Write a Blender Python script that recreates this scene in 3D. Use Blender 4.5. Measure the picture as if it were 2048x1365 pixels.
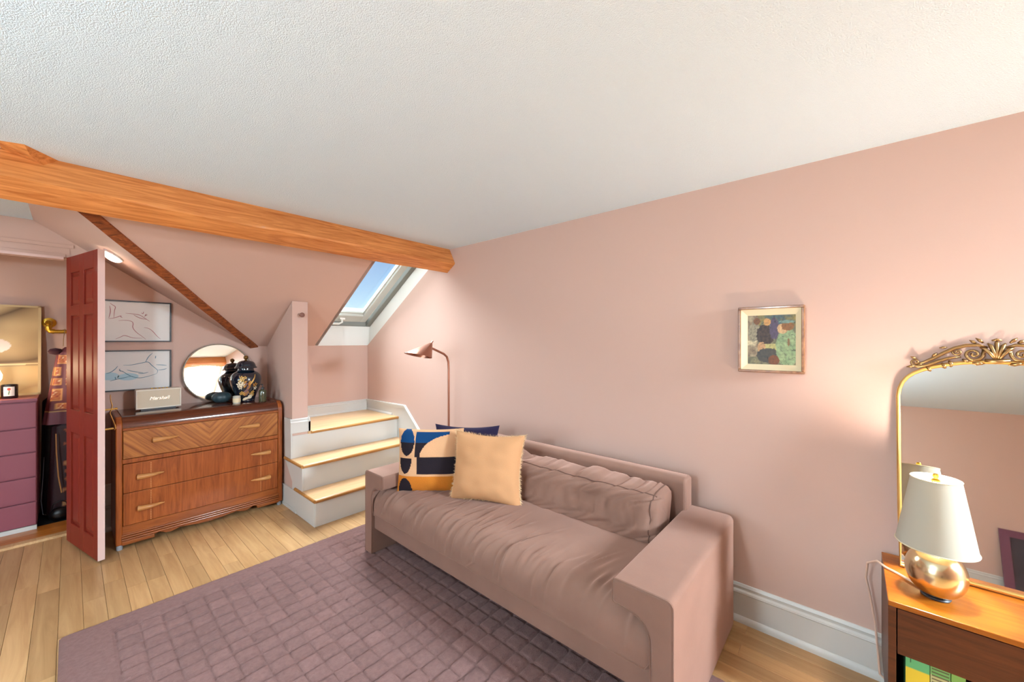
import bpy, bmesh, math, random
import numpy as np
from mathutils import Vector, Matrix, noise

random.seed(7)
for o in list(bpy.data.objects):
    bpy.data.objects.remove(o)
SC = bpy.context.scene
COL = SC.collection

# ------------------------------------------------------------------ camera
cam_d = bpy.data.cameras.new('camera')
cam = bpy.data.objects.new('camera', cam_d)
COL.objects.link(cam)
cam_d.sensor_width = 36.0
cam_d.lens = 776.0 / 2048.0 * 36.0
cam_d.clip_start = 0.02
cam.location = (0, 0, 1.45)
cam.rotation_euler = (math.radians(90), 0, -math.atan2(884, 776))
SC.camera = cam

# ------------------------------------------------------------------ world, sun, daylight, exposure
world = bpy.data.worlds.new('world')
SC.world = world
world.use_nodes = True
wn = world.node_tree.nodes
wl = world.node_tree.links
bg = wn['Background']
sky = wn.new('ShaderNodeTexSky')
sky.sky_type = 'NISHITA'
sky.sun_disc = False
sky.sun_elevation = math.radians(48)
sky.sun_rotation = math.radians(200)
sky.air_density = 1.0
sky.dust_density = 0.0
sky.ozone_density = 4.0
wl.new(sky.outputs[0], bg.inputs[0])
bg.inputs[1].default_value = 0.085

SC.view_settings.view_transform = 'Standard'
SC.view_settings.look = 'None'
SC.view_settings.gamma = 1.0
SC.view_settings.use_curve_mapping = False
SC.view_settings.exposure = 0.62

def light(name, kind, loc, energy, color=(1, 1, 1), rot=None, size=None, size_y=None, radius=None, angle=None, parent=None):
    d = bpy.data.lights.new(name, kind)
    d.energy = energy
    d.color = color
    if size is not None:
        d.size = size
        if size_y:
            d.shape = 'RECTANGLE'
            d.size_y = size_y
    if radius is not None:
        d.shadow_soft_size = radius
    if angle is not None:
        d.angle = angle
    o = bpy.data.objects.new(name, d)
    COL.objects.link(o)
    o.location = loc
    if rot is not None:
        o.rotation_euler = Vector(rot).to_track_quat('-Z', 'Y').to_euler()
    return o

# hazy sun high over the far roof slope, entering by the skylights
light('sun', 'SUN', (0, 6, 8), 60.0, (0.80, 0.94, 1.0), rot=(-0.25, -0.52, -0.82), angle=math.radians(80))
# daylight outside the second skylight (opposite roof slope) and fill outside an added side window, behind the camera
light('skylight_daylight', 'AREA', (1.95, -2.85, 2.09), 390, (0.70, 0.88, 1.0), rot=(0, 0.51, -0.86), size=0.6, size_y=1.12)
light('added_window_fill', 'AREA', (-4.1, 1.9, 1.38), 70, (0.67, 0.88, 1.0), rot=(1, 0, 0.05), size=1.9, size_y=1.3)  # fill light for the added window

# ------------------------------------------------------------------ helpers
ORG = {}

def lin(c):
    r = []
    for v in c:
        v = v / 255.0
        r.append(v / 12.92 if v <= 0.04045 else ((v + 0.055) / 1.055) ** 2.4)
    return tuple(r)

def tag(o, label=None, cat=None, group=None, kind=None):
    if label: o['label'] = label
    if cat: o['category'] = cat
    if group: o['group'] = group
    if kind: o['kind'] = kind
    return o

def empty(name, loc, label=None, cat=None, group=None, kind=None):
    o = bpy.data.objects.new(name, None)
    COL.objects.link(o)
    o.location = loc
    o.empty_display_size = 0.05
    ORG[o.name] = Vector(loc)
    return tag(o, label, cat, group, kind)

class MB:
    def __init__(s):
        s.v = []; s.f = []; s.m = []
    def add(s, verts, faces, mi=0):
        b = len(s.v)
        s.v += [tuple(p) for p in verts]
        s.f += [tuple(i + b for i in f) for f in faces]
        s.m += [mi] * len(faces)
        return s
    def box(s, x0, x1, y0, y1, z0, z1, mi=0):
        if x0 > x1: x0, x1 = x1, x0
        if y0 > y1: y0, y1 = y1, y0
        if z0 > z1: z0, z1 = z1, z0
        v = [(x0,y0,z0),(x1,y0,z0),(x1,y1,z0),(x0,y1,z0),(x0,y0,z1),(x1,y0,z1),(x1,y1,z1),(x0,y1,z1)]
        return s.add(v, [(3,2,1,0),(4,5,6,7),(0,1,5,4),(1,2,6,5),(2,3,7,6),(3,0,4,7)], mi)
    def prism(s, poly, axis, a0, a1, mi=0):
        n = len(poly)
        def mk(p, a):
            if axis == 'x': return (a, p[0], p[1])
            if axis == 'y': return (p[0], a, p[1])
            return (p[0], p[1], a)
        v = [mk(p, a0) for p in poly] + [mk(p, a1) for p in poly]
        f = [tuple(range(n)), tuple(range(2*n-1, n-1, -1))]
        for i in range(n):
            j = (i + 1) % n
            f.append((i, j, n + j, n + i))
        return s.add(v, f, mi)
    def plate(s, pts, off, mi=0):
        n = len(pts); off = Vector(off)
        v = [Vector(p) for p in pts] + [Vector(p) + off for p in pts]
        f = [tuple(range(n)), tuple(range(2*n-1, n-1, -1))]
        for i in range(n):
            j = (i + 1) % n
            f.append((i, j, n + j, n + i))
        return s.add(v, f, mi)
    def tube(s, path, r, n=8, caps=True, closed=False, flat=1.0, mi=0):
        path = [Vector(p) for p in path]
        k = len(path)
        rs = r if isinstance(r, (list, tuple)) else [r] * k
        b = len(s.v)
        prev = None
        for i, p in enumerate(path):
            if closed: t = path[(i+1) % k] - path[i-1]
            else: t = path[min(i+1, k-1)] - path[max(i-1, 0)]
            if t.length < 1e-9: t = Vector((0,0,1))
            t.normalize()
            if prev is None:
                a = Vector((0,0,1)) if abs(t.z) < 0.9 else Vector((1,0,0))
                nrm = t.cross(a).normalized()
            else:
                nrm = prev - t * prev.dot(t)
                if nrm.length < 1e-6: nrm = t.orthogonal()
                nrm.normalize()
            prev = nrm
            bn = t.cross(nrm)
            for j in range(n):
                a = 2 * math.pi * j / n
                s.v.append(tuple(p + nrm * math.cos(a) * rs[i] + bn * math.sin(a) * rs[i] * flat))
        for i in range(k if closed else k - 1):
            i2 = (i + 1) % k
            for j in range(n):
                j2 = (j + 1) % n
                s.f.append((b+i*n+j, b+i*n+j2, b+i2*n+j2, b+i2*n+j)); s.m.append(mi)
        if caps and not closed:
            s.f.append(tuple(b + j for j in range(n-1, -1, -1))); s.m.append(mi)
            s.f.append(tuple(b + (k-1)*n + j for j in range(n))); s.m.append(mi)
        return s
    def lathe(s, prof, c=(0,0,0), n=32, sx=1.0, sy=1.0, mi=0):
        b = len(s.v); k = len(prof)
        for (r, z) in prof:
            for j in range(n):
                a = 2 * math.pi * j / n
                s.v.append((c[0] + r*sx*math.cos(a), c[1] + r*sy*math.sin(a), c[2] + z))
        for i in range(k-1):
            for j in range(n):
                j2 = (j+1) % n
                s.f.append((b+i*n+j, b+i*n+j2, b+(i+1)*n+j2, b+(i+1)*n+j)); s.m.append(mi)
        if prof[0][0] > 1e-5: s.f.append(tuple(b+j for j in range(n-1,-1,-1))); s.m.append(mi)
        if prof[-1][0] > 1e-5: s.f.append(tuple(b+(k-1)*n+j for j in range(n))); s.m.append(mi)
        return s
    def grid(s, fn, nu, nv, closed_u=False, mi=None):
        b = len(s.v)
        for i in range(nu + (0 if closed_u else 1)):
            for j in range(nv + 1):
                s.v.append(tuple(fn(i / nu, j / nv)))
        W = nv + 1
        R = nu + (0 if closed_u else 1)
        for i in range(nu):
            i2 = (i + 1) % R
            for j in range(nv):
                s.f.append((b+i*W+j, b+i2*W+j, b+i2*W+j+1, b+i*W+j+1))
                s.m.append(mi((i+.5)/nu, (j+.5)/nv) if mi else 0)
        return s
    def xf(s, M):
        s.v = [tuple(M @ Vector(p)) for p in s.v]
        return s
    def build(s, name, mats, parent=None, smooth=False, bevel=0.0, seg=2, fix=True, angle=35, cols=None):
        me = bpy.data.meshes.new(name)
        org = ORG.get(parent.name, Vector((0,0,0))) if parent else Vector((0,0,0))
        me.from_pydata([tuple(Vector(p) - org) for p in s.v], [], s.f)
        if not isinstance(mats, (list, tuple)): mats = [mats]
        for m in mats: me.materials.append(m)
        if len(mats) > 1: me.polygons.foreach_set('material_index', s.m)
        if fix:
            bm = bmesh.new(); bm.from_mesh(me)
            bmesh.ops.recalc_face_normals(bm, faces=bm.faces)
            bm.to_mesh(me); bm.free()
        if smooth:
            me.polygons.foreach_set('use_smooth', [True] * len(me.polygons))
            if angle < 180:
                try: me.set_sharp_from_angle(angle=math.radians(angle))
                except Exception: pass
        if cols is not None:
            at = me.color_attributes.new('col', 'FLOAT_COLOR', 'POINT')
            for i, c in enumerate(cols):
                at.data[i].color = (c[0], c[1], c[2], 1)
        me.update()
        o = bpy.data.objects.new(name, me)
        COL.objects.link(o)
        if parent:
            o.parent = parent
            ORG[o.name] = org
        if bevel > 0:
            bv = o.modifiers.new('bevel', 'BEVEL')
            bv.width = bevel; bv.segments = seg; bv.limit_method = 'ANGLE'; bv.angle_limit = math.radians(40)
            bv.harden_normals = False
        return o

def struct(o, label=None, cat=None):
    o['kind'] = 'structure'
    if label: o['label'] = label
    return o

def arc(cx, cy, r, a0, a1, n):
    return [(cx + r*math.cos(math.radians(a0+(a1-a0)*i/n)), cy + r*math.sin(math.radians(a0+(a1-a0)*i/n))) for i in range(n+1)]

def copy_tree(o, parent=None):
    c = o.copy(); COL.objects.link(c)
    if parent: c.parent = parent
    for ch in o.children: copy_tree(ch, c)
    return c

# ------------------------------------------------------------------ materials
def nodes(name):
    m = bpy.data.materials.new(name)
    m.use_nodes = True
    nt = m.node_tree
    return m, nt, nt.nodes['Principled BSDF']

def pmat(name, rgb, rough=0.6, metal=0.0, bump=None, var=None, sheen=0.0, coat=0.0, spec=0.5, emit=None, detail=4):
    m, nt, b = nodes(name)
    c = lin(rgb)
    b.inputs['Base Color'].default_value = (*c, 1)
    b.inputs['Roughness'].default_value = rough
    b.inputs['Metallic'].default_value = metal
    b.inputs['Specular IOR Level'].default_value = spec
    if sheen:
        b.inputs['Sheen Weight'].default_value = sheen
        b.inputs['Sheen Roughness'].default_value = 0.4
        b.inputs['Sheen Tint'].default_value = (*[min(1, x*2.2+.1) for x in c], 1)
    if coat:
        b.inputs['Coat Weight'].default_value = coat
        b.inputs['Coat Roughness'].default_value = 0.15
    if emit:
        b.inputs['Emission Color'].default_value = (*lin(emit[0]), 1)
        b.inputs['Emission Strength'].default_value = emit[1]
    tc = None
    if bump or var:
        tc = nt.nodes.new('ShaderNodeTexCoord')
    if var:
        n = nt.nodes.new('ShaderNodeTexNoise')
        n.inputs['Scale'].default_value = var[0]; n.inputs['Detail'].default_value = 5
        nt.links.new(tc.outputs['Object'], n.inputs['Vector'])
        mx = nt.nodes.new('ShaderNodeMixRGB')
        mx.inputs[1].default_value = (*[x*(1-var[1]) for x in c], 1)
        mx.inputs[2].default_value = (*[min(1, x*(1+var[1])) for x in c], 1)
        nt.links.new(n.outputs['Fac'], mx.inputs[0])
        nt.links.new(mx.outputs[0], b.inputs['Base Color'])
    if bump:
        n = nt.nodes.new('ShaderNodeTexNoise')
        n.inputs['Scale'].default_value = bump[0]; n.inputs['Detail'].default_value = detail
        nt.links.new(tc.outputs['Object'], n.inputs['Vector'])
        bp = nt.nodes.new('ShaderNodeBump')
        bp.inputs['Strength'].default_value = bump[1]
        bp.inputs['Distance'].default_value = bump[2] if len(bump) > 2 else 0.01
        nt.links.new(n.outputs['Fac'], bp.inputs['Height'])
        nt.links.new(bp.outputs[0], b.inputs['Normal'])
    return m

def wood(name, c1, c2, stretch=(1, 12, 12), scale=3.0, rough=0.4, coat=0.2, rnd=False, dist=2.0, chevron=None, bumpv=0.05, geo=False, hi=None, spec=0.3):
    """streaky grain: noise stretched along one axis. stretch small = along the grain"""
    m, nt, b = nodes(name)
    L = nt.links
    tc = nt.nodes.new('ShaderNodeTexCoord')
    src = tc.outputs['Object']
    if geo:
        g = nt.nodes.new('ShaderNodeNewGeometry'); src = g.outputs['Position']
    if chevron:
        sep = nt.nodes.new('ShaderNodeSeparateXYZ'); L.new(src, sep.inputs[0])
        sb = nt.nodes.new('ShaderNodeMath'); sb.operation = 'SUBTRACT'; sb.inputs[1].default_value = chevron
        L.new(sep.outputs[0], sb.inputs[0])
        ab = nt.nodes.new('ShaderNodeMath'); ab.operation = 'ABSOLUTE'; L.new(sb.outputs[0], ab.inputs[0])
        ad = nt.nodes.new('ShaderNodeMath'); ad.operation = 'SUBTRACT'
        L.new(ab.outputs[0], ad.inputs[0]); L.new(sep.outputs[2], ad.inputs[1])
        su = nt.nodes.new('ShaderNodeMath'); su.operation = 'ADD'
        L.new(ab.outputs[0], su.inputs[0]); L.new(sep.outputs[2], su.inputs[1])
        cb = nt.nodes.new('ShaderNodeCombineXYZ')
        L.new(su.outputs[0], cb.inputs[0]); L.new(sep.outputs[1], cb.inputs[1]); L.new(ad.outputs[0], cb.inputs[2])
        src = cb.outputs[0]
    mp = nt.nodes.new('ShaderNodeMapping')
    mp.inputs['Scale'].default_value = stretch
    L.new(src, mp.inputs['Vector'])
    vec = mp.outputs[0]
    if rnd:
        if rnd == 'island':
            oi = nt.nodes.new('ShaderNodeNewGeometry'); rsock = oi.outputs['Random Per Island']
        else:
            oi = nt.nodes.new('ShaderNodeObjectInfo'); rsock = oi.outputs['Random']
        cmb = nt.nodes.new('ShaderNodeCombineXYZ')
        mm = nt.nodes.new('ShaderNodeMath'); mm.operation = 'MULTIPLY'; mm.inputs[1].default_value = 91.0
        L.new(rsock, mm.inputs[0])
        L.new(mm.outputs[0], cmb.inputs[0]); L.new(mm.outputs[0], cmb.inputs[1]); L.new(mm.outputs[0], cmb.inputs[2])
        va = nt.nodes.new('ShaderNodeVectorMath'); va.operation = 'ADD'
        L.new(vec, va.inputs[0]); L.new(cmb.outputs[0], va.inputs[1]); vec = va.outputs[0]
    n = nt.nodes.new('ShaderNodeTexNoise')
    n.inputs['Scale'].default_value = scale; n.inputs['Detail'].default_value = 8
    n.inputs['Roughness'].default_value = 0.6; n.inputs['Distortion'].default_value = dist
    L.new(vec, n.inputs['Vector'])
    r = nt.nodes.new('ShaderNodeValToRGB')
    r.color_ramp.elements[0].position = 0.32; r.color_ramp.elements[0].color = (*lin(c1), 1)
    r.color_ramp.elements[1].position = 0.68; r.color_ramp.elements[1].color = (*lin(c2), 1)
    L.new(n.outputs['Fac'], r.inputs[0])
    out = r.outputs[0]
    if rnd:
        hs = nt.nodes.new('ShaderNodeHueSaturation')
        mr = nt.nodes.new('ShaderNodeMapRange')
        mr.inputs[3].default_value = 0.82; mr.inputs[4].default_value = 1.12
        L.new(rsock, mr.inputs[0]); L.new(mr.outputs[0], hs.inputs['Value'])
        L.new(out, hs.inputs['Color']); out = hs.outputs[0]
    L.new(out, b.inputs['Base Color'])
    b.inputs['Roughness'].default_value = rough
    b.inputs['Specular IOR Level'].default_value = spec
    b.inputs['Coat Weight'].default_value = coat
    b.inputs['Coat Roughness'].default_value = 0.12
    bp = nt.nodes.new('ShaderNodeBump'); bp.inputs['Strength'].default_value = bumpv; bp.inputs['Distance'].default_value = 0.005
    L.new(n.outputs['Fac'], bp.inputs['Height']); L.new(bp.outputs[0], b.inputs['Normal'])
    return m

def attrmat(name, rough=0.6, coat=0.0, bump=None):
    m, nt, b = nodes(name)
    a = nt.nodes.new('ShaderNodeAttribute'); a.attribute_name = 'col'
    nt.links.new(a.outputs['Color'], b.inputs['Base Color'])
    b.inputs['Roughness'].default_value = rough
    b.inputs['Coat Weight'].default_value = coat
    return m

def paneglass(name):
    m = bpy.data.materials.new(name); m.use_nodes = True
    nt = m.node_tree; nt.nodes.clear()
    o = nt.nodes.new('ShaderNodeOutputMaterial'); t = nt.nodes.new('ShaderNodeBsdfTransparent')
    g = nt.nodes.new('ShaderNodeBsdfGlossy'); g.inputs['Roughness'].default_value = 0.02
    mx = nt.nodes.new('ShaderNodeMixShader'); mx.inputs[0].default_value = 0.06
    nt.links.new(t.outputs[0], mx.inputs[1]); nt.links.new(g.outputs[0], mx.inputs[2])
    nt.links.new(mx.outputs[0], o.inputs[0])
    return m

def shademat(name, rgb, trans=0.45):
    m = bpy.data.materials.new(name); m.use_nodes = True
    nt = m.node_tree; nt.nodes.clear()
    o = nt.nodes.new('ShaderNodeOutputMaterial'); d = nt.nodes.new('ShaderNodeBsdfDiffuse'); t = nt.nodes.new('ShaderNodeBsdfTranslucent')
    d.inputs[0].default_value = (*lin(rgb), 1); t.inputs[0].default_value = (*lin(rgb), 1)
    mx = nt.nodes.new('ShaderNodeMixShader'); mx.inputs[0].default_value = trans
    nt.links.new(d.outputs[0], mx.inputs[1]); nt.links.new(t.outputs[0], mx.inputs[2]); nt.links.new(mx.outputs[0], o.inputs[0])
    return m

PINK = pmat('pink_paint', (202, 169, 155), 0.75, bump=(90, 0.06, 0.004), spec=0.3)
WHITE = pmat('white_trim_paint', (204, 200, 194), 0.4, spec=0.5)
WHITEMATT = pmat('white_matt_paint', (226, 224, 219), 0.7)
def ceilmat():
    m, nt, b = nodes('textured_ceiling_paint')
    L = nt.links
    b.inputs['Base Color'].default_value = (*lin((222, 238, 251)), 1)
    b.inputs['Roughness'].default_value = 0.9
    b.inputs['Specular IOR Level'].default_value = 0.1
    tc = nt.nodes.new('ShaderNodeTexCoord')
    n1 = nt.nodes.new('ShaderNodeTexNoise'); n1.inputs['Scale'].default_value = 200; n1.inputs['Detail'].default_value = 3
    v = nt.nodes.new('ShaderNodeTexVoronoi'); v.inputs['Scale'].default_value = 280
    L.new(tc.outputs['Object'], n1.inputs['Vector']); L.new(tc.outputs['Object'], v.inputs['Vector'])
    ad = nt.nodes.new('ShaderNodeMath'); ad.operation = 'SUBTRACT'
    L.new(n1.outputs['Fac'], ad.inputs[0]); L.new(v.outputs['Distance'], ad.inputs[1])
    bp = nt.nodes.new('ShaderNodeBump'); bp.inputs['Strength'].default_value = 0.3; bp.inputs['Distance'].default_value = 0.006
    L.new(ad.outputs[0], bp.inputs['Height']); L.new(bp.outputs[0], b.inputs['Normal'])
    return m
CEIL = ceilmat()
OAK = wood('oak_plank', (180, 136, 90), (204, 162, 114), (10, 0.8, 10), 2.2, 0.38, 0.15, rnd=True, geo=True, dist=1.0)
OAKBASE = wood('oak_floor_base', (190, 146, 100), (212, 172, 124), (12, 0.8, 12), 2.0, 0.4, 0.1, geo=True)
OAKSTRIP = wood('oak_strip_field', (180, 136, 90), (204, 162, 114), (10, 0.8, 10), 2.2, 0.38, 0.15, rnd='island', geo=True, dist=1.0)
TREADW = wood('tread_oak', (206, 162, 116), (226, 186, 140), (0.8, 12, 12), 2.2, 0.35, 0.25, geo=True)
NOSEW = wood('nosing_oak', (160, 105, 52), (190, 135, 75), (0.8, 12, 12), 2.2, 0.35, 0.2, geo=True)
BEAMW = wood('beam_timber', (176, 98, 44), (222, 146, 82), (0.7, 9, 9), 2.6, 0.5, 0.1, dist=2.5, bumpv=0.25, geo=True)
HIPW = wood('hip_rafter_timber', (96, 46, 26), (168, 92, 48), (2, 5, 5), 4.0, 0.55, 0.05, dist=3.0, bumpv=0.25, geo=True)
THRESHW = wood('threshold_wood', (176, 98, 34), (206, 128, 52), (0.7, 10, 10), 2.5, 0.35, 0.3, geo=True)
DRW = wood('dresser_walnut', (124, 56, 18), (164, 86, 34), (10, 10, 0.8), 2.6, 0.38, 0.08, geo=True)
DRH = wood('dresser_walnut_level', (120, 56, 18), (158, 84, 34), (0.8, 10, 10), 2.6, 0.38, 0.08, geo=True)
DRTOP = wood('dresser_top_walnut', (70, 30, 14), (98, 44, 22), (0.8, 10, 10), 2.2, 0.16, 0.7, geo=True)
CHEV = wood('dresser_chevron_veneer', (128, 68, 28), (178, 110, 52), (0.7, 10, 14), 3.2, 0.38, 0.08, chevron=0.725, geo=True, dist=0.6)
HANDW = wood('handle_wood', (170, 108, 56), (196, 138, 80), (1, 10, 10), 3, 0.4, 0.2, geo=True)
NIGHTW = wood('nightstand_walnut', (72, 34, 14), (96, 48, 22), (12, 0.8, 12), 2.4, 0.45, 0.05, geo=True)
NIGHTTOPLIT = wood('nightstand_lit_top_walnut', (138, 70, 12), (164, 92, 20), (12, 0.8, 12), 2.4, 0.35, 0.15, geo=True)  # same walnut, with the lamplight on the top mixed into its colour
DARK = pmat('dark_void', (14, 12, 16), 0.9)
VELVET = pmat('dusty_brown_velvet', (136, 102, 88), 0.85, bump=(260, 0.1, 0.002), var=(7, 0.16), sheen=0.85, spec=0.15)
PIPING = pmat('velvet_piping', (104, 76, 66), 0.85, sheen=0.3, spec=0.1)
RUGM = pmat('mauve_brown_pile', (140, 106, 102), 0.95, bump=(420, 0.9, 0.006), var=(60, 0.3), sheen=0.35, spec=0.05, detail=2)
MAROON = pmat('maroon_door_paint', (134, 42, 26), 0.5, spec=0.3)
DOOREDGE = pmat('pale_pink_edge_paint', (216, 184, 176), 0.6)
CHESTM = pmat('plum_paint', (138, 72, 84), 0.45)
BRASS = pmat('brass', (205, 160, 60), 0.32, 1.0)
GOLD = pmat('antique_gold', (158, 124, 82), 0.42, 1.0, bump=(60, 0.25, 0.004))
GOLDPALE = pmat('polished_gold', (240, 200, 120), 0.3, 1.0)
COPPER = pmat('copper_metal', (176, 124, 104), 0.32, 1.0)
STEEL = pmat('brushed_steel_warm_reflection', (224, 206, 168), 0.2, 1.0, bump=(30, 0.02))  # steel, its gold tint is warm reflection put into the colour
MIRROR = pmat('mirror_silver', (236, 232, 226), 0.015, 1.0)
BLACKM = pmat('black_frame', (40, 38, 42), 0.4)
GREYFR = pmat('skylight_frame_lacquer', (196, 198, 192), 0.4)
GREYDK = pmat('skylight_frame_gasket', (128, 128, 122), 0.5)
GLASS = paneglass('window_glass')
FRAMEWOODPALE = pmat('pale_frame_wood', (196, 170, 124), 0.45)
PICFRAME = wood('picture_frame_wood', (120, 76, 48), (168, 116, 78), (4, 4, 4), 4, 0.35, 0.3)
LINEN = pmat('linen_mat', (226, 208, 172), 0.9, bump=(300, 0.3, 0.002))
ARTMAT = attrmat('printed_art', 0.55)
PAPER = pmat('paper', (222, 218, 214), 0.7)
REDLINE = pmat('sanguine_chalk', (168, 110, 118), 0.9)
BLUELINE = pmat('blue_chalk', (92, 132, 152), 0.9)
BLUEWASH = pmat('pale_blue_wash', (176, 204, 214), 0.9)
ROSEWASH = pmat('pale_rose_wash', (218, 202, 204), 0.9)
NAVYGLAZE = pmat('navy_glaze', (12, 26, 40), 0.1, coat=1.0, spec=0.6)
SPKBODY = pmat('cream_leatherette', (214, 200, 184), 0.6, bump=(200, 0.2, 0.002))
SPKGRILL = pmat('woven_grille', (206, 188, 164), 0.8, bump=(400, 0.5, 0.003))
SILVER = pmat('silver_script', (232, 228, 220), 0.25, 1.0)
PLASTICW = pmat('white_plastic', (228, 226, 220), 0.4)
SHADE = shademat('lamp_shade_fabric', (182, 175, 160), 0.10)
BULB = pmat('lit_bulb', (255, 240, 210), 0.5, emit=((255, 214, 150), 6))
GLOBE = pmat('lit_opal_glass', (255, 248, 236), 0.4, emit=((255, 236, 205), 6))
CORD = pmat('clear_pink_cord', (216, 180, 160), 0.3)
NAVYCORD = pmat('navy_corduroy', (42, 34, 58), 0.85, sheen=0.4, spec=0.1)
CREAM = pmat('cream_cotton', (196, 144, 102), 0.9, bump=(160, 0.2, 0.003), sheen=0.2, spec=0.1)
FRINGE = pmat('cream_fringe', (220, 184, 144), 0.95, spec=0.1)
TUF_CREAM = pmat('tufted_cream', (208, 158, 118), 0.95, bump=(200, 0.6, 0.004), sheen=0.3, spec=0.05)
TUF_BLACK = pmat('tufted_black', (40, 33, 38), 0.95, bump=(200, 0.6, 0.004), sheen=0.2, spec=0.05)
TUF_BLUE = pmat('tufted_blue', (24, 62, 104), 0.95, bump=(200, 0.6, 0.004), sheen=0.3, spec=0.05)
TUF_ORANGE = pmat('tufted_orange', (196, 116, 42), 0.95, bump=(200, 0.6, 0.004), sheen=0.3, spec=0.05)
def rugmat():
    m = pmat('mauve_brown_tufted_pile', (136, 103, 98), 0.95, bump=(420, 0.9, 0.006), var=(60, 0.3), sheen=0.35, spec=0.05, detail=2)
    nt = m.node_tree; b = nt.nodes['Principled BSDF']
    src = b.inputs['Base Color'].links[0].from_socket
    a = nt.nodes.new('ShaderNodeAttribute'); a.attribute_name = 'tone'
    mm = nt.nodes.new('ShaderNodeVectorMath'); mm.operation = 'SCALE'
    nt.links.new(src, mm.inputs[0]); nt.links.new(a.outputs['Fac'], mm.inputs['Scale']); nt.links.new(mm.outputs[0], b.inputs['Base Color'])
    return m
RUGTUFT = rugmat()
PILLOWBACK = pmat('pillow_back_cloth', (206, 190, 176), 0.9)

# ------------------------------------------------------------------ room shell
WX = 2.30; HC = 2.29; YB = 4.27; XL = -3.85; YN = -3.53
def S1z(y): return 1.40 - 0.6225 * (y - 4.27)
def hipx(z): return 1.10 - (z - 1.421) / 0.685
Y0 = 4.27 - (HC - 1.40) / 0.6225          # where slope meets the flat ceiling
HX = hipx(HC)

floor = struct(MB().box(XL, WX + .1, YN, 4.40, -0.06, -0.012).build('floor', OAKBASE), 'light oak strip floor')
# individual planks (run along Y); only the part of the floor in view
plank_me = {}
def plank_mesh(L):
    if L not in plank_me:
        w = 0.0852; c = 0.0012
        v = []
        for (dx, z) in ((0, -0.012), (0, -c), (c, 0), (w - c, 0), (w, -c), (w, -0.012)):
            v.append((dx, 0, z))
        for (dx, z) in ((0, -0.012), (0, -c), (c, 0), (w - c, 0), (w, -c), (w, -0.012)):
            v.append((dx, L - .0008, z))
        f = [(i, i + 1, i + 7, i + 6) for i in range(5)] + [(5, 0, 6, 11), (0, 1, 2, 3, 4, 5)[::-1], (6, 7, 8, 9, 10, 11)]
        me = bpy.data.meshes.new('plank')
        me.from_pydata(v, [], f)
        me.materials.append(OAK)
        bm = bmesh.new(); bm.from_mesh(me); bmesh.ops.recalc_face_normals(bm, faces=bm.faces); bm.to_mesh(me); bm.free()
        plank_me[L] = me
    return plank_me[L]
def plank(x, y, L):
    o = bpy.data.objects.new('plank', plank_mesh(L))
    COL.objects.link(o); o.location = (x, y, 0); o.parent = floor
LENS = (0.3, 0.45, 0.6, 0.75, 0.9, 1.2)
PW = 0.0862
npl = 0
rp = random.Random(3)
i = 0
x = WX - 0.012 - PW
while x > -0.62:
    # far zone between rug and back wall
    y_lo = 2.55 if x > -0.13 else 0.9
    y = 4.40
    while y > y_lo:
        L = rp.choice(LENS)
        if y - L < y_lo - 0.3: L = rp.choice((0.3, 0.45, 0.6))
        plank(x, y - L, L); npl += 1
        y -= L
    x -= PW
x = WX - 0.012 - PW
while x > 1.70:
    y = 2.2
    while y > -0.55:
        L = rp.choice((0.6, 0.75, 0.9, 1.2))
        plank(x, y - L, L); npl += 1
        y -= L
    x -= PW
print('planks', npl)
# remaining floor surface (outside the picture): joined strips
rest = MB()
def strips(x0, x1, y0, y1):
    xx = x0
    r = random.Random(5)
    while xx < x1 - 0.01:
        yy = y0
        while yy < y1:
            L = r.choice((0.6, 0.9, 1.2, 1.5)); e = min(yy + L, y1)
            rest.box(xx, min(xx + PW - .001, x1), yy, e - .001, -0.012, 0)
            yy = e
        xx += PW
strips(XL, -0.64, YN, 4.40)
strips(-0.62, 1.70, YN, 0.9)
strips(-0.11, 1.70, 0.9, 2.3)
strips(1.70, 2.29, YN, -1.2)
tag(rest.build('plank_field', OAKSTRIP, floor, fix=False), kind='stuff')

# right wall (clipped to the roof line)
struct(MB().prism([(YN, 0), (YB + .13, 0), (YB + .13, 1.32), (YB, 1.40), (Y0, HC + .02), (-2.06, HC + .02), (YN, 1.4)], 'x', WX, WX + .024).build('wall_right', PINK), 'dusty pink painted wall behind the sofa')
struct(MB().prism([(YN - .05, 0), (YB + .12, 0), (YB + .12, S1z(YB + .12) + .30), (Y0 - .1, S1z(Y0 - .1) + .30), (-2.0, HC + .3), (YN - .05, 1.75)], 'x', WX + .026, WX + .12).build('wall_right_shaft', WHITEMATT), 'white painted skylight shaft side')
# back wall: left of closet, header, right part, landing part
struct(MB().box(XL, -1.35, YB, YB + .13, 0, HC + .1).build('wall_back_left', PINK))
struct(MB().box(-1.35, 0.03, YB, YB + .13, 2.055, HC + .1).build('wall_back_header', PINK))
struct(MB().box(0.03, 1.28, YB, YB + .13, 0, HC + .05).box(1.28, WX + .03, YB, YB + .13, 0, 1.40).build('wall_back', PINK), 'pink wall behind dresser and landing')
struct(MB().box(XL - .1, XL, YN, .9, 0, HC).box(XL - .1, XL, 2.9, YB + .13, 0, HC).box(XL - .1, XL, .9, 2.9, 0, .75).box(XL - .1, XL, .9, 2.9, 2.0, HC).build('wall_left', PINK))
struct(MB().box(XL - .1, WX + .1, YN - .1, YN, 0, 1.45).build('wall_front', PINK))
# flat textured ceiling
struct(MB().box(XL, WX + .03, -2.05, Y0 + .004, HC, HC + .03).box(XL, HX, Y0 + .004, YB + .01, HC, HC + .03).build('ceiling', CEIL), 'white stippled ceiling')
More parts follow.
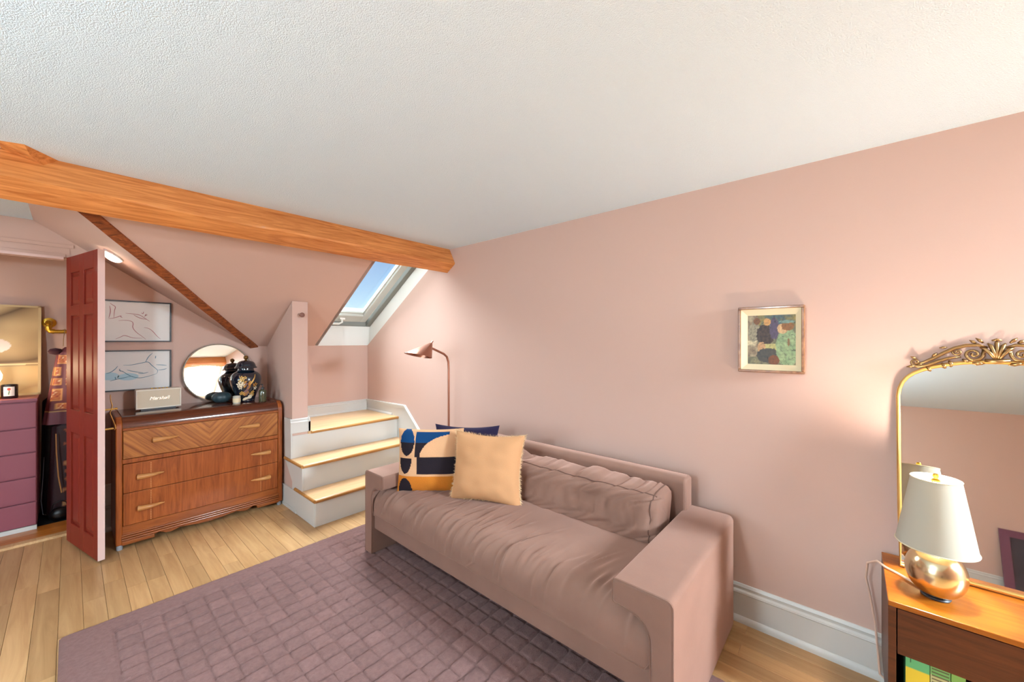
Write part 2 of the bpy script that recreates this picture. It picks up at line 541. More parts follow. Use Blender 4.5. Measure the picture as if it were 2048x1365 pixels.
# main slope with the skylight opening, side slope, opposite slope
XS = 1.735; YT = 2.98
def s1(x, y): return (x, y, S1z(y))
sl = MB()
sl.plate([s1(HX, Y0), s1(XS, Y0), s1(XS, YB), s1(hipx(1.40), YB)], (0, .012, .02))
sl.plate([s1(XS, Y0), s1(WX + .03, Y0), s1(WX + .03, YT), s1(XS, YT)], (0, .012, .02))
struct(sl.build('ceiling_slope', PINK), 'pink sloping ceiling under the roof')
struct(MB().plate([(HX, Y0, HC), (HX, YB + .01, HC), (hipx(1.40), YB + .01, 1.40)], (.012, 0, .02)).build('ceiling_slope_side', PINK), 'pink side slope over the dresser')
# roof boards above so no daylight leaks in
struct(MB().plate([(-1.2, Y0 - .3, HC + .3), (1.68, Y0 - .3, HC + .3), (1.68, YB + .6, HC + .3), (-1.2, YB + .6, HC + .3)], (0, 0, .05)).box(.43, 1.68, YB + .135, YB + .2, 1.3, HC + .3).build('ceiling_roof_deck', WHITEMATT))
# opposite slope behind the camera with second skylight opening x 1.62..2.25, y -2.25..-3.35
def s2(x, y): return (x, y, HC + (y + 2.05) * 0.6)
so = MB()
so.plate([s2(XL, -2.05), s2(1.62, -2.05), s2(1.62, YN), s2(XL, YN)], (0, -.012, .02))
so.plate([s2(1.62, -2.05), s2(2.33, -2.05), s2(2.33, -2.25), s2(1.62, -2.25)], (0, -.012, .02))
so.plate([s2(1.62, -3.30), s2(2.33, -3.30), s2(2.33, YN), s2(1.62, YN)], (0, -.012, .02))
struct(so.build('ceiling_slope_rear', PINK))

# skylight shaft and window on the main slope
OFF = 0.215
sh = MB()
sh.box(XS - .03, WX + .03, YB - .004, YB + .14, 1.40, 1.655)                       # sill
sh.plate([s1(XS, YT - .02), s1(XS, YB + .02), (XS, YB + .02, S1z(YB + .02) + .30), (XS, YT - .02, S1z(YT - .02) + .30)], (-.03, 0, 0))
sh.plate([s1(XS, YT), s1(WX + .03, YT), (WX + .03, YT, S1z(YT) + .3), (XS, YT, S1z(YT) + .3)], (0, -.03, 0))
struct(sh.build('trim_skylight_shaft', WHITEMATT), 'white skylight shaft lining')
win = empty('window_1', (2.03, 3.6, 2.0), 'roof skylight window with pale grey frame and blue sky', None, kind='structure')
def sk(x, y, o): return (x, y, S1z(y) + o)
def rail(mb, x0, x1, y0, y1, o0, o1):
    mb.add([sk(x0,y0,o0), sk(x1,y0,o0), sk(x1,y1,o0), sk(x0,y1,o0), sk(x0,y0,o1), sk(x1,y0,o1), sk(x1,y1,o1), sk(x0,y1,o1)],
           [(3,2,1,0),(4,5,6,7),(0,1,5,4),(1,2,6,5),(2,3,7,6),(3,0,4,7)])
fr = MB()
rail(fr, XS - .06, XS + .02, YT - .06, 4.34, OFF, OFF + .14); rail(fr, 2.272, 2.36, YT - .06, 4.34, OFF, OFF + .14)
rail(fr, XS + .02, 2.272, YT - .06, YT + .02, OFF, OFF + .14); rail(fr, XS + .02, 2.272, 4.255, 4.34, OFF, OFF + .14)
fr.build('outer_frame', GREYDK, win, bevel=.004)
sa = MB()
rail(sa, XS + .025, XS + .09, YT + .03, 4.235, OFF + .03, OFF + .12); rail(sa, 2.18, 2.255, YT + .03, 4.235, OFF + .03, OFF + .12)
rail(sa, XS + .09, 2.18, YT + .03, YT + .1, OFF + .03, OFF + .12); rail(sa, XS + .09, 2.18, 4.14, 4.235, OFF + .03, OFF + .12)
rail(sa, 2.165, 2.18, YT + .09, 4.15, OFF + .055, OFF + .075); rail(sa, XS + .09, 2.165, 4.125, 4.14, OFF + .055, OFF + .075)
sa.build('sash', GREYFR, win, bevel=.003)
gl = MB(); gl.plate([sk(XS + .08, YT + .08, OFF + .085), sk(2.19, YT + .08, OFF + .085), sk(2.19, 4.15, OFF + .085), sk(XS + .08, 4.15, OFF + .085)], (0, 0, .004))
gl.build('pane', GLASS, win)
hb = MB()
hy, ho = 4.19, OFF + .01
hb.tube([sk(1.96, hy, OFF + .04), sk(1.96, hy, ho - .02), sk(1.93, hy + .01, ho - .03), sk(1.80, hy + .01, ho - .03)], .011, 8)
hb.box(1.93, 1.985, hy - .02, hy + .02, S1z(hy) + OFF + .02, S1z(hy) + OFF + .04)
hb.build('handle', PLASTICW, win, smooth=True)
# second skylight
w2 = empty('window_2', (1.95, -2.78, 1.9), 'second roof skylight on the opposite slope', None, kind='structure')
def rk(x, y, o): return (x, y, HC + (y + 2.05) * 0.6 + o)
f2 = MB()
for (a, b, c, d) in ((1.60, 1.68, -3.34, -2.21), (2.24, 2.33, -3.34, -2.21), (1.68, 2.24, -2.30, -2.21), (1.68, 2.24, -3.34, -3.25)):
    f2.add([rk(a,c,0), rk(b,c,0), rk(b,d,0), rk(a,d,0), rk(a,c,.2), rk(b,c,.2), rk(b,d,.2), rk(a,d,.2)], [(3,2,1,0),(4,5,6,7),(0,1,5,4),(1,2,6,5),(2,3,7,6),(3,0,4,7)])
f2.build('outer_frame', GREYFR, w2)
MB().plate([rk(1.66, -3.28, .12), rk(2.26, -3.28, .12), rk(2.26, -2.26, .12), rk(1.66, -2.26, .12)], (0, 0, .004)).build('pane', GLASS, w2)
# side window added behind the camera as a fill source
w3 = empty('window_added', (XL, 1.9, .75), 'added fill-light side window with white frame behind the viewer', None, kind='structure')
f3 = MB()
for (a, b, c, d) in ((.88, .96, .73, 2.02), (2.84, 2.92, .73, 2.02), (.96, 2.84, .73, .80), (.96, 2.84, 1.95, 2.02), (1.87, 1.93, .80, 1.95)):
    f3.box(XL - .08, XL + .015, a, b, c, d)
f3.build('window_frame', WHITE, w3, bevel=.004)
MB().box(XL - .05, XL - .046, .92, 2.88, .77, 1.98).build('pane', GLASS, w3)
MB().box(XL - .09, XL + .06, .82, 2.98, .69, .73).build('window_sill', WHITE, w3, bevel=.005)

# partition post between dresser alcove and landing
struct(MB().prism([(3.63, 0), (YB + .01, 0), (YB + .01, 1.40), (3.63, S1z(3.63) - .004)], 'x', 1.263, 1.39).build('wall_partition', PINK), 'pink partition post between dresser and landing')

# closet interior
CY = 5.15
struct(MB().box(-1.6, .42, CY, CY + .05, 0, 2.4).build('wall_closet_back', PINK))
struct(MB().box(.36, .42, YB + .13, CY, 0, 2.4).build('wall_closet_right', PINK))
struct(MB().box(-1.6, -1.54, YB + .13, CY, 0, 2.4).build('wall_closet_left', PINK))
struct(MB().box(-1.6, .42, YB + .13, CY, 2.32, 2.36).build('ceiling_closet', WHITEMATT))
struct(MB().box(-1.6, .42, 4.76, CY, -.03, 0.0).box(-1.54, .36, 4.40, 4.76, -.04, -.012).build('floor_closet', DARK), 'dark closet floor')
th = MB().box(-1.54, .36, 4.475, 4.76, -.012, .008)
struct(th.build('trim_threshold', THRESHW, bevel=.004), 'orange wood threshold plank of closet')
struct(MB().prism([(4.40, -.01), (4.475, -.01), (4.475, .014), (4.46, .018), (4.415, .012)], 'x', -1.54, .36).build('trim_threshold_moulding', OAKBASE, smooth=True), 'pale oak threshold moulding')
# closet opening casing (painted pink head mouldings)
cz = empty('trim_closet_head', (-.7, YB, 2.05), None, None, kind='structure')
MB().box(-1.40, -.02, YB - .005, YB, 2.052, 2.075).build('moulding', PINK, cz, bevel=.003)
MB().box(-1.40, .0, YB - .004, YB, 2.08, 2.118).build('moulding', PINK, cz, bevel=.003)
MB().box(-1.40, .02, YB - .006, YB, 2.122, 2.148).build('moulding', PINK, cz, bevel=.004)
MB().box(-1.38, -.03, YB - .03, YB + .05, 2.034, 2.052).build('door_track', DOOREDGE, cz)

# ---- baseboards
BBP = [(0, 0), (.028, 0), (.028, .012), (.022, .03), (.018, .034), (.018, .145), (.022, .15), (.02, .158), (.012, .166), (.012, .176), (.014, .18), (.008, .192), (0, .192)]
def base_x(x, y0, y1, name, sgn=-1, z0=0, h=1.0):     # runs along Y on a wall at x
    return struct(MB().prism([(x + sgn * p[0], z0 + p[1] * h) for p in BBP], 'y', y0, y1).build(name, WHITE, smooth=True, angle=30), 'white moulded baseboard')
def base_y(y, x0, x1, name, sgn=-1, z0=0, h=1.0):
    return struct(MB().prism([(y + sgn * p[0], z0 + p[1] * h) for p in BBP], 'x', x0, x1).build(name, WHITE, smooth=True, angle=30), 'white moulded baseboard')
base_x(WX, YN, 2.82, 'baseboard_right')
base_y(YB, 0.05, 1.25, 'baseboard_back')
base_y(YB, XL, -1.35, 'baseboard_back_left')
base_x(XL, YN, YB, 'baseboard_left', +1)
base_y(YB, 1.39, WX - .02, 'baseboard_landing_back', -1, .655, .62)
# stringer board along the right wall following the steps
st = MB().prism([(YB, 0), (YB, .772), (3.487, .782), (2.80, .192), (2.80, 0)], 'x', WX - .014, WX)
st.prism([(YB, .742), (YB, .772), (3.487, .782), (2.80, .192), (2.80, .15), (3.475, .752)], 'x', WX - .022, WX)
st.prism([(YB, .758), (YB, .774), (3.487, .786), (2.80, .196), (2.80, .176), (3.482, .768)], 'x', WX - .028, WX)
struct(st.build('trim_stringer', WHITE, bevel=.002), 'white stair skirt board on the wall')
struct(MB().prism([(WX - .014, .655), (WX - .03, .655), (WX - .03, .665), (WX - .02, .676), (WX - .014, .678)], 'y', 3.72, YB).build('trim_landing_shoe', WHITE, smooth=True))
# cap baseboard around the post
pb = MB()
pb.prism([(3.63 - p[0] * .9, .652 + p[1] * .65) for p in [(0, 0), (.02, 0), (.02, .135), (.024, .14), (.012, .16), (.014, .175), (.006, .19), (0, .19)]], 'x', 1.245, 1.408)
pb.prism([(1.39 + p[0] * .9, .652 + p[1] * .65) for p in [(0, 0), (.02, 0), (.02, .135), (.024, .14), (.012, .16), (.014, .175), (.006, .19), (0, .19)]], 'y', 3.612, YB - .02)
struct(pb.build('baseboard_post', WHITE, bevel=.0015), 'white baseboard cap around the post')

# ---- steps
sp = empty('steps', (1.78, 3.14, 0), 'three white steps with oak treads rising to the landing', 'steps')
XA, XB_ = 1.263, WX - .014
TZ = (.218, .435, .655); RY = (3.138, 3.38, 3.625); NY = (3.108, 3.35, 3.592)
for k in range(3):
    z0 = 0 if k == 0 else TZ[k - 1]
    MB().box(XA, XB_, RY[k], RY[k] + .018, z0, TZ[k] - .026).build('riser', WHITE, sp, bevel=.0015)
for k in range(2):
    yb = RY[k + 1] + .01
    MB().box(XA - .02, XB_, NY[k] + .02, yb, TZ[k] - .026, TZ[k]).build('tread', TREADW, sp, bevel=.004)
    nz = MB()
    nz.tube([(XB_, NY[k] + .014, TZ[k] - .013), (XA - .012, NY[k] + .014, TZ[k] - .013)], .0135, 12)
    nz.tube([(XA - .014, NY[k] + .014, TZ[k] - .013), (XA - .014, (3.52, 3.755)[k], TZ[k] - .013)], .0135, 12)
    nz.build('nosing', NOSEW, sp, smooth=True)
MB().box(1.39, XB_, NY[2] + .02, YB, TZ[2] - .026, TZ[2]).build('tread', TREADW, sp, bevel=.003)
MB().tube([(XB_, NY[2] + .014, TZ[2] - .013), (1.412, NY[2] + .014, TZ[2] - .013)], .0135, 12).build('nosing', NOSEW, sp, smooth=True)
MB().prism([(3.138, 0), (4.26, 0), (4.26, .18), (3.53, .18), (3.76, .41), (3.78, .775), (3.625, .775), (3.625, .41), (3.38, .41), (3.38, .192), (3.138, .192)], 'x', XA - .012, XA).build('side_panel', WHITE, sp, bevel=.002)
MB().box(XA - .017, XA - .012, 3.50, 4.26, .0, .03).build('shoe_moulding', WHITE, sp, bevel=.003)
MB().box(XA, XA + .3, RY[0] + .018, 3.63, 0, .19).box(XA, XA + .3, RY[1] + .018, 3.63, .19, .40).build('carcass', WHITE, sp)

# ---- beams
def beam_section(j):   # cross-section (y, z) with hand hewn wobble
    return [(2.785, 2.30), (2.705, 2.153), (2.712, 2.142), (2.815, 2.078), (2.826, 2.082), (2.905, 2.225), (2.86, 2.31)]
def beam(name, x0, x1, fy, label):
    b = MB(); n = 90
    sec = beam_section(0); K = len(sec)
    for i in range(n + 1):
        x = x0 + (x1 - x0) * i / n
        for k, (y, z) in enumerate(sec):
            w = 0.009 * noise.noise(Vector((x * 1.3, k * 3.1, 0.5))) + 0.004 * noise.noise(Vector((x * 7, k * 5.1, 2.5)))
            w2_ = 0.008 * noise.noise(Vector((x * 1.7, k * 2.3, 7.5)))
            if k in (0, 6): w = w2_ = 0
            yy = y + w
            b.v.append((x, fy(yy), z + w2_))
    for i in range(n):
        for k in range(K):
            k2 = (k + 1) % K
            b.f.append((i*K+k, (i+1)*K+k, (i+1)*K+k2, i*K+k2)); b.m.append(0)
    b.f.append(tuple(range(K))); b.m.append(0)
    b.f.append(tuple(n*K + k for k in range(K-1, -1, -1))); b.m.append(0)
    o = b.build(name, BEAMW, smooth=True, angle=25)
    return tag(o, label, 'beam')
bm_o = beam('ceiling_beam', XL + .02, WX - .001, lambda y: y, 'hewn orange-brown ceiling beam crossing above the dresser and steps')
beam('ceiling_beam', XL + .02, WX - .001, lambda y: .74 - y, 'hewn beam at the far end of the ceiling behind the viewer')
# notched timber end poking through the ceiling above the beam
ch = MB()
ch.add([(-.22, 2.69, 2.292), (-.13, 2.655, 2.292), (-.03, 2.785, 2.292), (-.075, 2.765, 2.245), (-.19, 2.79, 2.285), (-.115, 2.70, 2.262)],
       [(0, 1, 5), (1, 2, 3), (1, 3, 5), (0, 5, 4), (5, 3, 4), (0, 4, 3), (0, 3, 2), (0, 2, 1)])
tag(ch.build('timber_wedge', BEAMW), 'small notched wood wedge between ceiling and beam at far left', 'wedge')
# hip rafter board between the two slopes
hp = MB(); n = 60
for i in range(n + 1):
    z = 2.285 - (2.285 - 1.402) * i / n
    y = 4.27 - (z - 1.40) / 0.6225
    x = hipx(z)
    wv = .006 * noise.noise(Vector((z * 9, 0, 0))); ww = .012 * noise.noise(Vector((z * 6, 4, 0)))
    wd = .056 + ww
    for (dx, dz) in ((-.004 + wv, .012), (-.006 + wv, -.022), (wd, -.012), (wd, .03)):
        hp.v.append((x + dx, y, z + dz))
for i in range(n):
    for k in range(4):
        k2 = (k + 1) % 4
        hp.f.append((i*4+k, (i+1)*4+k, (i+1)*4+k2, i*4+k2)); hp.m.append(0)
hp.f += [(0,1,2,3), (n*4+3, n*4+2, n*4+1, n*4)]; hp.m += [0, 0]
tag(hp.build('hip_rafter', HIPW, smooth=True, angle=25), 'rough dark wood rafter along the crease of the sloping ceilings', 'rafter')
# flush dome lamp on the side slope
dl = empty('dome_lamp', (.20, 3.79, 2.03), 'small lit white dome lamp on the sloping ceiling beside the door', 'lamp')
nrm = Vector((-.685, 0, -1)).normalized()
Md = Matrix.Translation((.20, 3.79, 1.421 - .685 * (.20 - 1.10))) @ nrm.to_track_quat('Z', 'Y').to_matrix().to_4x4()
MB().lathe([(.056, 0), (.058, .006), (.055, .012), (0.0001, .012)], n=28).xf(Md).build('rim', PLASTICW, dl, smooth=True)
MB().lathe([(.053, .011), (.049, .024), (.037, .035), (.019, .041), (.0001, .043)], n=28).xf(Md).build('dome', GLOBE, dl, smooth=True)
light('dome_lamp_light', 'POINT', Vector((.20, 3.79, 2.03)) + nrm * .12, 1.2, (1, .86, .68), radius=.05)

# ================================================================== RUG
def make_rug():
    x0, x1, y0, y1 = -.035, 1.822, .12, 2.872
    P = .0865
    step = .0086
    nx = int((x1 - x0) / step); ny = int((y1 - y0) / step)
    X = np.linspace(x0, x1, nx + 1); Y = np.linspace(y0, y1, ny + 1)
    gx, gy = np.meshgrid(X, Y, indexing='ij')
    z = np.full(gx.shape, .021)
    rng = np.random.RandomState(2)
    # field of raised blocks inside a plain border
    fx0, fx1, fy0, fy1 = .145, 1.68, .30, 2.755
    inside = (gx > fx0) & (gx < fx1) & (gy > fy0) & (gy < fy1)
    ci = np.floor((gx - fx0) / P).astype(int); cj = np.floor((gy - fy0) / P).astype(int)
    jit = rng.uniform(-.007, .007, (80, 80)); hj = rng.uniform(-.0015, .0015, (80, 80))
    tj = rng.uniform(-.09, .09, (80, 80))
    ci = np.clip(ci, 0, 70); cj = np.clip(cj, 0, 70)
    u = (gx - fx0) / P - ci; v = (gy - fy0 + jit[ci, 0 * cj]) / P
    v = v - np.floor(v)
    du = np.minimum(u, 1 - u) * P; dv = np.minimum(v, 1 - v) * P
    groove = np.maximum(np.exp(-(du / .0050) ** 2) * .0095, np.exp(-(dv / .0055) ** 2) * .0165)
    pile = rng.normal(0, .0007, gx.shape)
    z = z + pile
    z = z + np.where(inside, -groove + hj[ci, cj] + .002, 0)
    # carved line in the border
    for e, ax in ((y1 - .05, gy), (y0 + .05, gy)):
        z -= .003 * np.exp(-((ax - e) / .006) ** 2) * ((gx > x0 + .06) & (gx < x1 - .06))
    # rounded rim
    de = np.minimum(np.minimum(gx - x0, x1 - gx), np.minimum(gy - y0, y1 - gy))
    z = np.where(de < .012, z - .012 * (1 - de / .012) ** 2, z)
    # round the corners slightly
    verts = np.stack([gx, gy, z], -1).reshape(-1, 3)
    W = ny + 1
    ii, jj = np.meshgrid(np.arange(nx), np.arange(ny), indexing='ij')
    a = (ii * W + jj).ravel()
    faces = np.stack([a, a + W, a + W + 1, a + 1], -1)
    me = bpy.data.meshes.new('rug')
    me.vertices.add(len(verts)); me.vertices.foreach_set('co', verts.ravel())
    me.loops.add(faces.size); me.loops.foreach_set('vertex_index', faces.ravel().astype(np.int32))
    me.polygons.add(len(faces))
    me.polygons.foreach_set('loop_start', np.arange(0, faces.size, 4, dtype=np.int32))
    me.polygons.foreach_set('use_smooth', np.ones(len(faces), dtype=bool))
    me.update(calc_edges=True); me.validate()
    me.materials.append(RUGTUFT)
    tone = np.where(inside, 1 + (tj[ci, cj]), 1.0).reshape(-1)
    at = me.attributes.new('tone', 'FLOAT', 'POINT'); at.data.foreach_set('value', tone.astype(np.float32))
    o = bpy.data.objects.new('rug', me); COL.objects.link(o)
    MB().box(x0 + .004, x1 - .004, y0 + .004, y1 - .004, .0005, .006).build('backing', RUGM, o)
    return tag(o, 'mauve-brown rug with a carved grid of blocks on the oak floor', 'rug')
make_rug()

# ================================================================== SOFA
def nz3(x, y, z): return noise.noise(Vector((x, y, z)))
RUGZ = .021
SX0, SX1 = 1.33, 2.205
sofa = empty('sofa', (1.77, 1.475, 0), 'dusty brown velvet sofa with thick flat arms against the pink wall', 'sofa')
def arm_profile(y0, s):          # y0 outer, s = +1 inwards positive Y
    p = [(0, RUGZ), (0, .545)]
    p += [(.026 - .026 * math.cos(math.radians(a)), .545 + .026 * math.sin(math.radians(a))) for a in (20, 45, 70, 90)]
    p += [(.205, .571)]
    p += [(.205 + .018 * math.sin(math.radians(a)), .553 + .018 * math.cos(math.radians(a))) for a in (30, 60, 90)]
    p += [(.223, .492)]
    p += [(.213 + .010 * math.cos(math.radians(a)), .492 - .012 * math.sin(math.radians(a))) for a in (45, 90)]
    p += [(.15, .474)]
    p += [(.15 - .07 * math.sin(math.radians(a)), .394 + .08 * math.cos(math.radians(a))) for a in (20, 40, 60, 80, 90)]
    p += [(.08, RUGZ)]
    return [(y0 + s * a, b) for a, b in p]
for (yo, s) in ((.45, 1), (2.50, -1)):
    a = MB().prism(arm_profile(yo, s), 'x', SX0, SX1)
    arm = a.build('armrest', VELVET, sofa, smooth=True, bevel=.008, angle=30)
    pr = arm_profile(yo, s)
    MB().tube([(SX0 + .001, y, z) for (y, z) in pr], .0018, 6).build('piping', VELVET, arm, smooth=True)
# seat bench cushion
YS0, YS1 = .533, 2.417
rs = random.Random(11)
creases = [(YS0 + .05 + (YS1 - YS0 - .1) * (i + rs.uniform(-.3, .3)) / 54, rs.uniform(.004, .010), rs.uniform(.006, .015), rs.uniform(-.5, .05), rs.uniform(1.37, 1.60), rs.uniform(.04, .12)) for i in range(54)]
def seat_pt(u, v):
    y = YS0 + (YS1 - YS0) * u
    # profile arc-length param v: 0 back top -> 1 bottom back
    if v < .45:
        t = v / .45; x = 2.08 - (2.08 - 1.45) * t; z = .458
        z += .012 * math.sin(math.pi * t) * (1 - (2*u - 1) ** 4)
        nx, nzv = 0, 1
    elif v < .68:
        t = (v - .45) / .23; a = math.radians(90 * t)
        x = 1.45 - .115 * math.sin(a); z = .338 + .12 * math.cos(a); nx, nzv = -math.sin(a), math.cos(a)
    elif v < .9:
        t = (v - .68) / .22; x = 1.335 + .0 * t; z = .338 - .043 * t; nx, nzv = -1, 0
    elif v < .94:
        t = (v - .9) / .04; a = math.radians(90 * t)
        x = 1.335 + .014 * (1 - math.cos(a)); z = .295 - .014 * math.sin(a); nx, nzv = -math.cos(a), -math.sin(a)
    else:
        t = (v - .94) / .06; x = 1.349 + .4 * t; z = .281; nx, nzv = 0, -1
    s = 1.45 - x if v < .45 else .0 + (v - .45) * .6
    d = 0
    if v < .9:
        xs = x if v < .68 else 1.335 - (v - .68) * .5
        for (yc, am, w, sl, xc, ln) in creases:
            q = xs - xc
            e = math.exp(-(q / ln) ** 2)
            if e < .02: continue
            yy = y - yc - sl * q
            if abs(yy) > .08: continue
            d += am * e * (math.exp(-(yy / w) ** 2) - .6 * math.exp(-((yy - w * 1.6) / w) ** 2))
        d += .006 * nz3(y * 3, x * 3, 1) + .003 * nz3(y * 9, x * 6, 4)
    edge = min(u, 1 - u) * (YS1 - YS0)
    if edge < .03: d -= .012 * (1 - edge / .03) ** 2
    return (x + nx * d, y, z + nzv * d)
seat = MB().grid(seat_pt, 300, 70).build('seat', VELVET, sofa, smooth=True, angle=180, fix=False)
MB().tube([(1.336, YS0 + .004, .42), (1.336, YS0 + .002, .32), (1.336, YS0 + .02, .289), (1.336, YS1 - .02, .289), (1.336, YS1 - .002, .32), (1.336, YS1 - .004, .42)], .0028, 6).build('piping', VELVET, seat, smooth=True)
MB().box(1.352, 2.16, YS0 - .003, YS1 + .003, .187, .284).build('base_rail', VELVET, sofa, bevel=.006)
# back
bp_ = [(2.10, .2), (2.10, .70)] + arc(2.135, .70, .035, 180, 90, 5)[1:] + [(2.175, .735)] + arc(2.175, .705, .03, 90, 0, 4)[1:] + [(2.205, .2)]
MB().prism(bp_, 'y', .648, 2.302).build('backrest', VELVET, sofa, smooth=True, bevel=.014, seg=3, angle=30)
# long loose back cushion
def bc_pt(u, v):
    y0, y1 = .70, 2.24
    y = y0 + (y1 - y0) * v
    a = 2 * math.pi * u
    # rounded-rect in xz: superellipse
    c, s_ = math.cos(a), math.sin(a)
    n_ = .42
    px = math.copysign(abs(c) ** n_, c); pz = math.copysign(abs(s_) ** n_, s_)
    end = min(v, 1 - v) * (y1 - y0)
    shr = 1 - .32 * max(0, 1 - end / .10) ** 2.2 - (.5 * max(0, 1 - end / .012) ** 2)
    cx, cz = 1.972, .575
    hw, hh = .115, .128
    if v < .004 or v > .996: shr *= .02; 
    x = cx + hw * px * shr; z = cz + hh * pz * (shr if shr < .1 else .75 * shr + .25)
    x += (z - cz) * .30
    k_ = y * 9 + z * 20
    d = .018 * nz3(y * 4, a * .8, 3) + .011 * nz3(k_ * 1.1, z * 5 - y * 2, 8) + .005 * nz3(k_ * 2.4, z * 8 + x * 5, 12)
    rdg = abs(nz3(k_ * .9, z * 6, 22)); d -= .012 * max(0, .22 - rdg) / .22 * (.35 + .65 * max(0, 1 - v * 1.3))
    d *= min(1, shr * 1.2)
    sag = -.012 * math.sin(math.pi * v)
    return (x + d * c * 1.1, y + (d * .4), z + d * s_ + sag)
bc = MB().grid(bc_pt, 110, 220, closed_u=True).build('back_cushion', VELVET, sofa, smooth=True, angle=180, fix=True)
def bc_line(u, v0=.02, v1=.985, n=80):
    return [Vector(bc_pt(u, v0 + (v1 - v0) * i / n)) * 1.0 for i in range(n + 1)]
MB().tube(bc_line(.358), .003, 6).tube([Vector(bc_pt(i / 60, .028)) for i in range(60)], .003, 6, closed=True).build('piping', PIPING, bc, smooth=True)

# ================================================================== PILLOWS
def pillow(name, A, B, w, h, T, z0, tilt, mats, label, mi=None, nseg=44, bulge=.06, lump=.008, seed=0, ribs=0):
    A = Vector((*A, 0)); B = Vector((*B, 0))
    r = (B - A).normalized(); up = Vector((0, 0, 1)); nrm = r.cross(up)
    up2 = (up * math.cos(tilt) - nrm * math.sin(tilt)).normalized(); n2 = r.cross(up2)
    base = (A + B) / 2 + Vector((0, 0, z0))
    e = empty(name, base, label, 'pillow')
    def pt(u, v, side):
        a, b = 2*u - 1, 2*v - 1
        fx = 1 - bulge * (1 - b*b) * abs(a) ** 3; fy = 1 - bulge * (1 - a*a) * abs(b) ** 3
        t = T * max(0, (1 - abs(a) ** 2.6)) ** .55 * max(0, (1 - abs(b) ** 2.6)) ** .55
        t += lump * nz3(a * 2.4, b * 2.4, seed + side * 5) * (1 - max(abs(a), abs(b)) ** 4)
        if ribs: t += .0045 * abs(math.sin(b * ribs + .5 * a * a)) * (1 - max(abs(a), abs(b)) ** 6)
        p = base + r * (a * w / 2 * fx) + up2 * (h / 2 + b * h / 2 * fy) + n2 * side * t
        p = p - up2 * 0.0
        return p
    front = MB().grid(lambda u, v: pt(u, v, 1), nseg, nseg, mi=mi).build('front', mats[:-1], e, smooth=True, angle=180, fix=False)
    MB().grid(lambda u, v: pt(1 - u, v, -1), 24, 24).build('back', mats[-1], e, smooth=True, angle=180, fix=False)
    rim = []
    N = 40
    for k in range(N): rim.append(pt(k / N, 0, 1))
    for k in range(N): rim.append(pt(1, k / N, 1))
    for k in range(N): rim.append(pt(1 - k / N, 1, 1))
    for k in range(N): rim.append(pt(0, 1 - k / N, 1))
    return e, rim, n2

def pat(u, v):
    # woven-looking abstract pattern, u left-right, v bottom-top
    q = 88
    u = (int(u * q) + .5) / q; v = (int(v * q) + .5) / q
    if v < .285:
        if (u - .14) ** 2 / .105 ** 2 + (v - .06) ** 2 / .19 ** 2 < 1: return 1
        return 3
    if .30 < v < .56 and .045 < u < .245 and ((u - .145) ** 2 / .105 ** 2 + (v - .56) ** 2 / .24 ** 2 < 1): return 1
    if .32 < v < .575 and .325 < u < .96: return 1
    if (u - .165) ** 2 / .115 ** 2 + (v - .80) ** 2 / .205 ** 2 < 1: return 2 if v > .80 else 1
    if .575 <= v < .97 and .30 < u < .80:
        if (u - .93) ** 2 / .56 ** 2 + (v - .575) ** 2 / .36 ** 2 > 1 : return 2 if v > .80 else 1
    return 0
pillow('throw_pillow', (1.435, 2.265), (1.715, 1.945), .44, .418, .085, .447, .10, [TUF_CREAM, TUF_BLACK, TUF_BLUE, TUF_ORANGE, PILLOWBACK],
       'cream throw pillow with black, blue and orange tufted abstract shapes', mi=lambda u, v: pat(u + .006 * nz3(u*30, v*30, 1), v + .006 * nz3(u*30, v*30, 7)), nseg=88, seed=2, bulge=.05)
e, rim, n2 = pillow('throw_pillow', (1.585, 1.915), (1.765, 1.475), .47, .425, .09, .452, .20, [CREAM, CREAM], 'plain cream throw pillow with a frayed fringe edge', seed=9, lump=.014, bulge=.10)
fg = MB(); rf = random.Random(4)
K = len(rim)
for k in range(K):
    for s_ in range(6):
        p = rim[k].lerp(rim[(k + 1) % K], s_ / 6)
        cen = e.location + Vector((0, 0, .2))
        d = (p - cen); d = d - n2 * d.dot(n2); d.normalize()
        d = (d + Vector((rf.uniform(-.7, .7), rf.uniform(-.7, .7), rf.uniform(-.5, .5)))).normalized()
        L = rf.uniform(.012, .026)
        sd = d.orthogonal().normalized() * .0022
        q = p - d * .003
        t2 = n2 * .0012
        fg.add([q - sd, q + sd, q + t2, q + d * L], [(0, 1, 3), (1, 2, 3), (2, 0, 3)])
fg.build('fringe', FRINGE, e, fix=False)['kind'] = 'stuff'
pillow('throw_pillow', (1.705, 2.235), (1.965, 1.855), .47, .40, .075, .455, .12, [NAVYCORD, NAVYCORD], 'dark navy corduroy throw pillow behind the other two', seed=5, ribs=34, bulge=.11)

# ================================================================== DRESSER
dr = empty('dresser', (.727, 4.03, 0), 'walnut dresser with chevron top drawer and tapered wooden handles', 'dresser')
DX0, DX1, DYF, DYB = .206, 1.242, 3.80, 4.245
body = MB().box(DX0 + .004, DX1 - .004, DYF + .03, DYB, .05, .90).build('carcass', DRW, dr)
